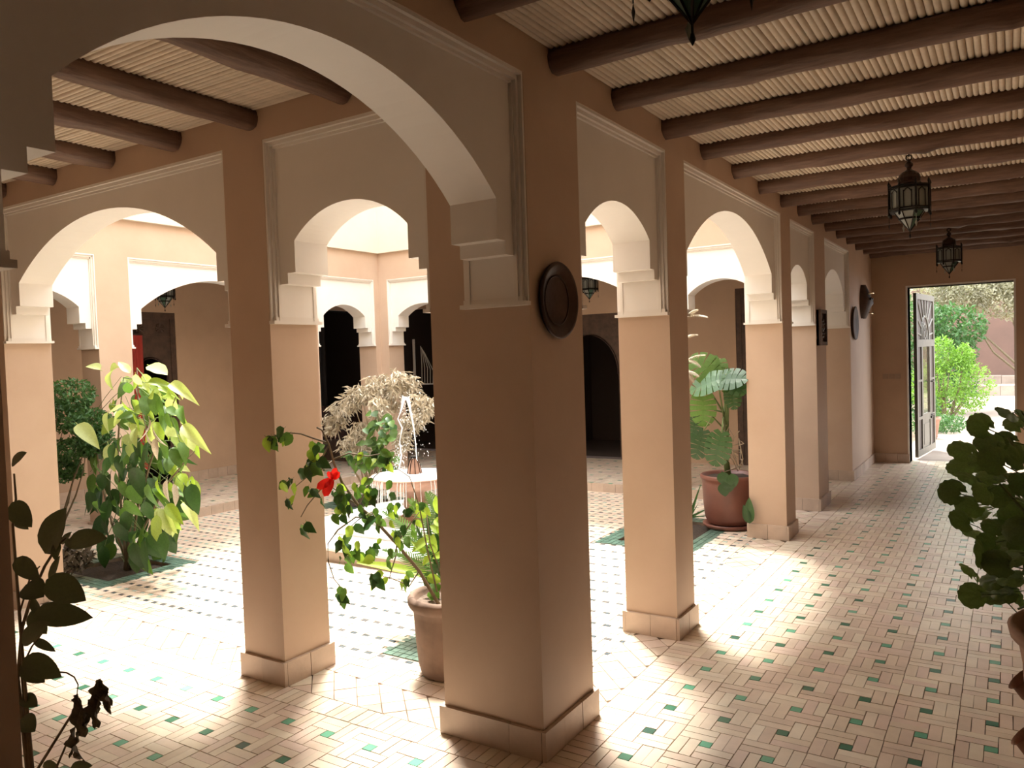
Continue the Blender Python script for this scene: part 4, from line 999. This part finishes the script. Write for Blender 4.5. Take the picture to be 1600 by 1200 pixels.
side_b = [[(512, 692, 0), (487, 684, -.04), (470, 678, -.07), (448, 676, -.1), (428, 688, -.12)], [(520, 718, .05), (545, 708, .1), (575, 713, .14), (600, 708, .18), (620, 700, .2)],
          [(560, 790, .2), (530, 770, .14), (505, 750, .08)], [(585, 812, .25), (556, 808, .2), (528, 828, .15), (512, 850, .12), (513, 878, .12), (522, 905, .12), (533, 918, .12)],
          [(620, 850, .32), (618, 870, .3), (612, 890, .26), (608, 905, .24)], [(655, 892, .4), (640, 915, .38), (615, 905, .3), (598, 900, .25)], [(600, 828, .28), (580, 800, .2), (560, 812, .18), (540, 830, .16)],
          [(560, 790, .2), (572, 765, .2), (585, 745, .2), (596, 735, .2)], [(620, 850, .32), (640, 820, .34), (655, 800, .36)], [(683, 925, .46), (668, 860, .45), (655, 790, .43), (640, 745, .42), (610, 725, .4)],
          [(690, 900, .5), (672, 850, .5), (665, 790, .5)], [(530, 745, .1), (505, 760, .03), (480, 790, -.02), (470, 808, -.04)], [(520, 720, .05), (500, 735, 0), (480, 745, -.02), (462, 760, -.04)], [(514, 695, 0), (500, 720, 0), (480, 722, -.03)]]
b = B(); stem(b, L3(main_b[0]), .011, .004, 6); b.build('main_branch', M['stem'], hb, smooth=True)
b = B()
for s_ in side_b: stem(b, L3(s_), .0045, .002, 5)
b.build('side_branches', M['stem'], hb, smooth=True)
HL = [leaf_mesh('leaf', M['leaf'], ovate(.31, .38), .2, .2, .12, petiole=.15), leaf_mesh('leaf', M['leafd'], ovate(.33, .34), .25, .3, .15, petiole=.15), leaf_mesh('leaf', M['leafy'], ovate(.29, .38), .2, .25, .1, petiole=.15)]
def hleaf(u, v, y, L_, kind=None, d=None):
    p = at(u, v, Y=y); d = d or Vector((random.uniform(-1, 1), random.uniform(-.6, .3), -random.uniform(.2, 1.3)))
    k = kind if kind is not None else random.choice([0, 0, 1, 1, 2])
    put_leaf(hb, HL[k], p - d.normalized() * L_ * .5, d, Vector((random.uniform(-.3, .6), -.9, random.uniform(.1, .7))), L_)
for (u, v, n_, su, sv, y, L_) in ((425, 690, 5, 9, 6, -.12, .09), (440, 683, 4, 12, 8, -.12, .085), (487, 728, 10, 13, 13, -.04, .1), (492, 700, 6, 12, 8, -.03, .08), (450, 757, 4, 9, 7, -.05, .075), (452, 785, 2, 3, 4, -.05, .09), (486, 765, 3, 9, 5, -.02, .075), (478, 824, 3, 4, 6, -.05, .09),
                                 (570, 765, 14, 24, 18, .15, .075), (540, 800, 14, 24, 18, .13, .075), (590, 718, 10, 22, 10, .17, .07), (545, 850, 9, 16, 14, .14, .085), (560, 870, 7, 20, 12, .18, .085), (590, 815, 9, 20, 14, .22, .075), (533, 932, 7, 7, 10, .12, .085), (590, 908, 6, 12, 6, .24, .085),
                                 (625, 840, 8, 16, 14, .3, .07), (655, 800, 7, 20, 16, .4, .075), (640, 905, 6, 14, 10, .38, .07), (672, 905, 10, 14, 18, .5, .085), (600, 860, 6, 18, 14, .25, .075), (530, 770, 7, 10, 14, .1, .075), (610, 790, 6, 16, 12, .25, .07)):
    for _ in range(int(n_ * 1.35 + .5)): hleaf(random.gauss(u, su * .6), random.gauss(v, sv * .6), y + random.uniform(-.06, .06), L_ * random.uniform(.62, 1.0))
fc = at(520, 748, Y=.02)
for (u, v, s_) in ((512, 762, .085), (508, 755, .08), (522, 736, .065), (528, 740, .06), (514, 742, .05)):
    e = at(u, v, Y=-.02); d = (e - fc)
    put_leaf(hb, leaf_mesh('petal', M['red'], ovate(.26, .6), .2, .4, .3), fc, d, -CF, s_, name='petal')
B().tube([fc, fc + (at(512, 765, Y=-.06) - fc) * .6], [.004, .002], 5).build('stamen', M['red'], hb, smooth=True)
# strap-leaved plant and palm fronds behind the pot
pm = thing('palm_plant', 'young palm with ribbed fan fronds behind the clay pot', 'plant', (-.98, .98, 0))
b = B()
def frond(p0, p1, sag, n_, wl, m):
    q = B(); pts = [p0.lerp(p1, t / 10) + Vector((0, 0, sag * math.sin(PI * t / 10))) for t in range(11)]; q.tube(pts, [.004 - .0003 * i for i in range(11)], 4)
    d = (p1 - p0).normalized(); sd = d.cross(Vector((0, 0, 1))).normalized()
    for i in range(n_):
        t = .15 + .85 * i / n_; k = min(9, int(t * 10)); p = pts[k].lerp(pts[k + 1], t * 10 - k)
        for s_ in (-1, 1):
            L_ = wl * (math.sin(PI * (.15 + .8 * t))) ; e = p + (sd * s_ * .75 + d * .65 - Vector((0, 0, .25))) * L_; mdl = p.lerp(e, .5) + Vector((0, 0, .01)); w_ = d * .007
            q.add([p - w_, p + w_, mdl + w_, mdl - w_, e], [(0, 1, 2, 3), (3, 2, 4)])
    return q
c0 = Vector((-.95, .95, .05))
for (u, v, y) in ((600, 800, .9), (615, 830, .85), (640, 780, 1.0), (690, 800, .9), (650, 850, .7), (668, 770, 1.1), (600, 860, .85)):
    frond(c0, at(u, v, Y=y), .12, 34, .16, 'leaf').build('frond', M['leaf'], pm, fix=False)
B().lathe([(.05, 0), (.06, .03), (.04, .10), (.02, .14)], 10, (-.95, .95, 0)).build('crown_base', M['stem'], pm, smooth=True)
stp_ = leaf_mesh('strap_leaf', M['leafy'], lambda t: .06 * math.sin(PI * min(.98, .12 + t * .86)) ** .7, .5, .06)
p0 = at(686, 905, Y=.95); p1 = at(556, 873, Y=.85); put_leaf(pm, stp_, p0, p1 - p0, (0, -.5, 1), (p1 - p0).length, name='strap_leaf')
sdk = leaf_mesh('strap_leaf', M['leafd'], lambda t: .05 * math.sin(PI * min(.98, .12 + t * .86)) ** .7, .5, .2)
for (u, v, u1, v1, y) in ((690, 900, 655, 800, .8), (692, 895, 672, 790, .85), (688, 890, 640, 820, .9), (690, 880, 678, 780, .75)):
    p0 = at(u, v, Y=y); p1 = at(u1, v1, Y=y); put_leaf(pm, sdk, p0, p1 - p0, (0, -1, .2), (p1 - p0).length, name='strap_leaf')
for k in range(12):
    p = at(random.uniform(668, 700), random.uniform(805, 870), Y=.7); put_leaf(pm, LF['leafy'][k % 3], p, Vector((random.uniform(-1, .6), -.2, random.uniform(-.2, 1))), Vector((0, -.8, .6)), random.uniform(.09, .13))

# monstera in a red-brown pot
MC = (-.575, 4.33, 0)
mp = pot('red_brown_pot', 'large red-brown glazed pot on a saucer beside the third pillar', MC,
         [(.17, .035), (.19, .045), (.215, .09), (.228, .22), (.236, .40), (.24, .43), (.25, .44), (.252, .47), (.24, .478), (.225, .47), (.215, .43), (.12, .415)], 'redpot', .216, .445, 'soil')
B().lathe([(.17, .0), (.215, .002), (.235, .02), (.24, .04), (.225, .042), (.20, .03), (.1, .028)], 32, MC).build('saucer', M['redpot'], mp, smooth=True)
def monstera_mesh():
    out = []; n = 44
    # heart outline with deep cuts, built as fans per lobe
    b = B(); lob = 7
    def edge(a):  # a: -1..1 around from base-left to base-right through the tip
        th = a * PI * .93; r = .5 * (1 - .18 * abs(a) + .12 * math.cos(th * 2)); return Vector((r * math.sin(th), .42 + r * math.cos(th) * 1.08, 0))
    for s_ in (-1, 1):
        for k in range(lob):
            a0 = (k + .0) / lob; a1 = (k + .87) / lob
            p0, pm_, p1 = edge(s_ * (a0 + .012)), edge(s_ * (a0 + a1) / 2), edge(s_ * a1)
            r0 = Vector((0, .98 - .95 * (k / lob) ** .9, 0)); r1 = Vector((0, .98 - .95 * ((k + 1) / lob) ** .9, 0))
            def zz(p): return Vector((p.x, p.y, .12 * abs(p.x) - .35 * p.y * p.y * .6 - .35 * p.x * p.x))
            i0 = Vector((0, r0.y, 0)); i1 = Vector((0, r1.y, 0)); c0_ = p0.lerp(i0, .62); c1_ = p1.lerp(i1, .62); cm = pm_.lerp((i0 + i1) / 2, .5)
            if k == 0: c0_ = p0.lerp(i0, .5)
            vs = [zz(q) for q in (i0, c0_, p0, pm_, p1, c1_, i1, cm)]
            b.add(vs, [(0, 1, 7), (1, 2, 7), (2, 3, 7), (3, 4, 7), (4, 5, 7), (5, 6, 7), (6, 0, 7)])
    return b
MB_ = {k: monstera_mesh().mesh('split_leaf', M[k], fix=False) for k in ('leafd', 'leaf', 'leafy')}
ms = thing('monstera', 'split-leaf monstera with large slotted leaves in the red-brown pot', 'plant', (MC[0], MC[1], .44))
b = B()
stem(b, [Vector((MC[0], MC[1], .40)), at(1132, 700, Y=4.3), at(1134, 640, Y=4.3), at(1140, 600, Y=4.3)], .03, .02, 8)
b.build('trunk', M['stemg'], ms, smooth=True)
top_ = at(1136, 640, Y=4.3); b = B()
for (u, v, u1, v1, y, s_, k, ux) in ((1130, 600, 1105, 575, 4.15, .36, 'leaf', .2), (1116, 595, 1140, 590, 4.05, .3, 'leafd', .3), (1134, 585, 1150, 600, 4.05, .24, 'leafd', 0), (1098, 612, 1098, 668, 4.1, .30, 'leaf', 0), (1100, 672, 1088, 705, 4.05, .26, 'leafd', 0), (1128, 675, 1112, 735, 4.0, .30, 'leafd', 0), (1142, 605, 1148, 645, 4.1, .19, 'leafd', 0), (1125, 560, 1112, 590, 4.2, .3, 'leaf', .3), (1088, 650, 1078, 690, 4.2, .22, 'leafd', 0), (1135, 590, 1090, 600, 4.05, .33, 'leafd', .5), (1132, 578, 1142, 610, 4.2, .22, 'leaf', .4)):
    p0 = at(u, v, Y=y); p1 = at(u1, v1, Y=y - .05); put_leaf(ms, MB_[k], p0, p1 - p0, Vector((.15, -.8, .35 + ux)), s_, name='split_leaf')
    b.tube([top_ + Vector((0, 0, -random.uniform(0, .3))), top_.lerp(p0, .6) + Vector((0, -.02, .05)), p0], [.009, .007, .006], 5)
b.build('leaf_stalks', M['stemg'], ms, smooth=True)
b = B()
for k in range(26):
    s0 = at(random.uniform(1125, 1160), random.uniform(660, 725), Y=4.3 + random.uniform(-.15, .1)); e = at(random.uniform(1118, 1160), random.uniform(680, 738), Y=4.3 + random.uniform(-.2, .1)); b.tube([s0, s0.lerp(e, .5) + rv() * .05, e], [.005, .004, .003], 4)
b.build('aerial_roots', M['twig'], ms, smooth=True)
for (u, v) in ((1128, 735), (1138, 745), (1130, 752), (1142, 738)): put_leaf(ms, LF['leafd'][1], at(u, v, Y=4.06), Vector((rv().x * .4, -.2, -1)), (0, -1, .3), .12, name='round_leaf', sx=.2)
al = thing('aloe', 'small spiky grey-green plant in the soil bed left of the red-brown pot', 'plant', (at(1078, 812, Z=0).x, at(1078, 812, Z=0).y, 0))
ap = at(1079, 812, Z=0.0)
alm = leaf_mesh('spike', M['small'], lambda t: .05 * (1 - t) ** .8 + .001, .6, .1)
for (u, v) in ((1094, 757), (1114, 793), (1108, 808), (1068, 770), (1075, 790), (1090, 790), (1060, 800)):
    e = at(u, v, Y=ap.y - .03); put_leaf(al, alm, ap + Vector((0, 0, .02)), e - ap, (0, -1, .4), (e - ap).length, name='spike')
gf = thing('grey_leaf_plant', 'grey-green leaf leaning against the foot of the third pillar', 'plant', (-.36, 4.05, 0))
p0 = Vector((-.40, 3.93, .0)); p1 = at(1166, 778, Y=3.93); 
for k_, (u, v, u1, v1) in enumerate(((1171, 818, 1163, 795), (1172, 818, 1170, 786))): a_ = at(u, v, Y=3.95); e_ = at(u1, v1, Y=3.93); put_leaf(gf, leaf_mesh('broad_leaf', M['leafd'], ovate(.2, .4), .3, .1), a_, e_ - a_, (0, -1, .2), (e_ - a_).length * 1.25, name='broad_leaf')
pale = thing('feathery_plant', 'pale feathery fronds hanging at the left of the third opening', 'plant', (-.75, 3.5, 0))
q0 = at(1074, 700, Y=3.7); b = B(); b.tube([Vector((q0.x, 3.7, -.02)), Vector((q0.x - .02, 3.7, .6)), at(1070, 560, Y=3.7), at(1072, 490, Y=3.7)], [.01, .008, .005, .003], 5); b.build('stem', M['twig'], pale, smooth=True)
for (u, v, u1, v1) in ((1070, 495, 1106, 497), (1070, 500, 1090, 485), (1070, 565, 1102, 556), (1070, 560, 1095, 575), (1068, 530, 1090, 525), (1068, 570, 1085, 600), (1069, 580, 1092, 590)):
    frond(at(u, v, Y=3.7), at(u1, v1, Y=3.65), .02, 12, .05, 'cream').build('frond', M['cream'], pale, fix=False)

# shaded foreground plant at the left edge
fp = thing('rubber_plant', 'shaded plant with broad dark leaves beside the left edge pillar, in the foreground', 'plant', (-.55, -1.62, 0))
FPC = (-.55, -1.62, 0)
fpp = pot('floor_pot', 'clay pot of the shaded foreground plant, below the edge of the view', FPC, [(.11, 0), (.13, .01), (.16, .2), (.165, .24), (.18, .25), (.18, .28), (.16, .28), (.15, .25), (.09, .235)], 'terra', .15, .25, 'soil')
FK = 2.03
def kp(u, v, k=FK): return at(u, v, K=k)
b = B()
s0 = Vector((FPC[0], FPC[1], .24))
for ln, r0 in ((((60, 1200), (88, 1155), (115, 1112), (121, 1085)), .0055), (((88, 1200), (103, 1165), (118, 1135)), .0045), (((28, 1060), (35, 980), (52, 925), (70, 885), (92, 850), (104, 840)), .006), (((33, 1045), (50, 1010), (66, 990)), .004), (((30, 960), (48, 900), (62, 885)), .004), (((20, 820), (25, 780), (22, 740)), .005)):
    pts = [kp(*q) for q in ln]; stem(b, [s0 + rv() * .02, s0.lerp(pts[0], .6)] + pts, r0, r0 * .5)
for ln in (((92, 1050), (104, 1051), (116, 1058), (122, 1070), (120, 1088)),): stem(b, [kp(*q) for q in ln], .0025, .0015)
b.build('stems', M['stem'], fp, smooth=True)
fl = [(70, 865, 95, 795, .6), (106, 846, 162, 838, .5), (18, 726, 37, 706, .5), (18, 785, 46, 822, .6), (22, 812, 42, 825, .4), (24, 872, 58, 905, .5), (40, 914, 66, 930, .9), (72, 906, 130, 936, .55), (54, 957, 138, 964, .42), (48, 955, 70, 990, .6), (34, 1004, 70, 972, .5), (37, 1028, 92, 1056, .5), (34, 1034, 66, 1066, .6), (34, 1088, 56, 1102, .6), (36, 1120, 52, 1142, .8), (52, 999, 84, 1016, .3), (90, 846, 85, 875, .5), (104, 842, 112, 856, .4), (95, 850, 108, 832, .3), (78, 910, 88, 870, .3), (60, 960, 50, 935, .5), (110, 1200, 140, 1196, .4), (68, 1192, 90, 1202, .4)]
fm = {}
for i, (u, v, u1, v1, w_) in enumerate(fl):
    k = FK + random.uniform(-.08, .1); p0, p1 = kp(u, v, k), kp(u1, v1, k - .03); key = round(w_, 1)
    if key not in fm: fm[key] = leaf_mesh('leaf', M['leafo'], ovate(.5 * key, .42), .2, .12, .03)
    put_leaf(fp, fm[key], p0, p1 - p0, -CF * .8 + Vector((0, 0, .5)) + rv() * .2, (p1 - p0).length)
dm = [leaf_mesh('withered_leaf', M['dry'], ovate(.17, .5), .9, .3, .8, seg=12), leaf_mesh('withered_leaf', M['dry'], ovate(.12, .4), 1.4, -.3, 1.2, seg=12)]
for i, (u, v, u1, v1) in enumerate(((120, 1085, 112, 1100), (121, 1085, 130, 1130), (124, 1090, 126, 1150), (126, 1140, 118, 1180), (118, 1135, 112, 1185), (135, 1120, 140, 1140), (158, 1060, 142, 1100), (156, 1062, 150, 1118), (158, 1062, 168, 1100), (160, 1070, 182, 1100), (150, 1085, 146, 1135), (162, 1095, 175, 1118), (140, 1105, 132, 1135), (152, 1075, 160, 1130), (120, 1165, 125, 1192), (145, 1090, 138, 1128))):
    p0, p1 = kp(u, v), kp(u1, v1, FK - .02); put_leaf(fp, dm[i % 2], p0, p1 - p0, -CF + rv() * .8, (p1 - p0).length * 1.1, name='withered_leaf')
b = B(); stem(b, [kp(121, 1088), kp(132, 1118), kp(146, 1090), kp(157, 1062)], .0025, .0015); b.build('withered_stalk', M['dry'], fp)

# geranium and its stacked clay pot at the right edge
SPC = (1.80, -.10, 0)
sp_ = pot('strawberry_pot', 'tall clay planter with lipped pockets at the right edge of the gallery', SPC,
          [(.13, 0), (.16, .02), (.20, .25), (.205, .40), (.205, .5), (.21, .60), (.215, .72), (.225, .78), (.245, .80), (.25, .825), (.238, .835), (.22, .82), (.20, .78), (.1, .77)], 'terra', .21, .79, 'soilp')
for (a, z, rr) in ((PI * 1.02, .66, .20), (PI * .75, .62, .20), (PI * 1.3, .56, .2), (PI, .5, .195), (PI * .7, .3, .19), (PI * 1.3, .28, .19), (PI * .97, .33, .19)):
    x, y = SPC[0] + rr * math.cos(a), SPC[1] + rr * math.sin(a); d = Vector((math.cos(a), math.sin(a), .9)).normalized()
    B().tube([Vector((x, y, z - .03)), Vector((x, y, z)) + d * .012, Vector((x, y, z)) + d * .03], [.02, .034, .04], 14, cap=False).build('pocket', M['terra'], sp_, smooth=True)
ge = thing('geranium', 'big dark geranium with round scalloped leaves at the right edge', 'plant', (SPC[0], SPC[1], .78))
def ger_mesh(m):
    n = 26; vs = [(0, .12, -.05)]; fs = []
    for rr, zz in ((.55, .05), (1.0, 0)):
        for k in range(n):
            a = -PI / 2 + .25 + (2 * PI - .5) * k / (n - 1); r = .5 * rr * (1 + .05 * math.cos(k * PI * .9) * (rr == 1.0)); vs.append((r * math.cos(a), .45 + r * math.sin(a), zz * 1.6 - .1 * rr + .03 * math.sin(k * 1.4) * rr))
    for k in range(n - 1): fs.append((0, 1 + k, 2 + k)); fs.append((1 + k, 1 + n + k, 2 + n + k, 2 + k))
    return B().add(vs, fs).tube([(0, -.5, -.15), (0, -.2, -.02), (0, .14, -.04)], .022, 4).mesh('leaf', M[m], smooth=True, fix=False)
GM = [ger_mesh('ger'), ger_mesh('ger')]
gl_ = [(1533, 665), (1505, 702), (1500, 728), (1487, 768), (1515, 790), (1504, 812), (1526, 833), (1535, 866), (1560, 878), (1518, 893), (1550, 905), (1520, 930), (1552, 928), (1590, 660), (1570, 690), (1555, 718), (1580, 740), (1592, 780), (1560, 775), (1590, 830), (1572, 850), (1582, 900), (1592, 930), (1545, 690), (1540, 745), (1528, 720), (1555, 820), (1580, 870), (1600, 700), (1600, 755), (1605, 810), (1610, 880), (1575, 645), (1604, 650), (1570, 800), (1545, 850), (1538, 770), (1515, 745), (1532, 800), (1590, 715), (1575, 770), (1600, 850), (1560, 745), (1585, 805), (1570, 925)]
b = B(); cpt = Vector((SPC[0], SPC[1], .78))
for i, (u, v) in enumerate(gl_):
    k = random.uniform(2.0, 2.35); p = at(u, v, K=k)
    d = (p - (cpt + Vector((0, 0, .3)))); d.z *= .4; d += rv() * .25
    up = -CF * random.uniform(.4, 1) + Vector((0, 0, random.uniform(.2, .9))) + rv() * .3
    s_ = random.uniform(.062, .082)
    put_leaf(ge, GM[i % 2], p - d.normalized() * s_ * .45, d, up, s_)
    if i % 2 == 0:
        e = p - d.normalized() * s_; r0 = cpt + rv() * .05; r0.z = .78; mdp = Vector((min(r0.x, r0.x * .4 + e.x * .6), r0.y * .4 + e.y * .6, (e.z + .78) / 2 + .1)); b.tube([r0, mdp, e], [.008, .006, .003], 5)
b.build('stems', M['stemg'], ge, smooth=True)
for _ in range(90):
    p = Vector((random.uniform(1.72, 2.0), random.uniform(-.5, .45), random.uniform(1.0, 1.42))); d = rv(); d.z *= .4
    put_leaf(ge, GM[_ % 2], p, d, Vector((-.4, -.6, .7)) + rv() * .5, random.uniform(.06, .085))
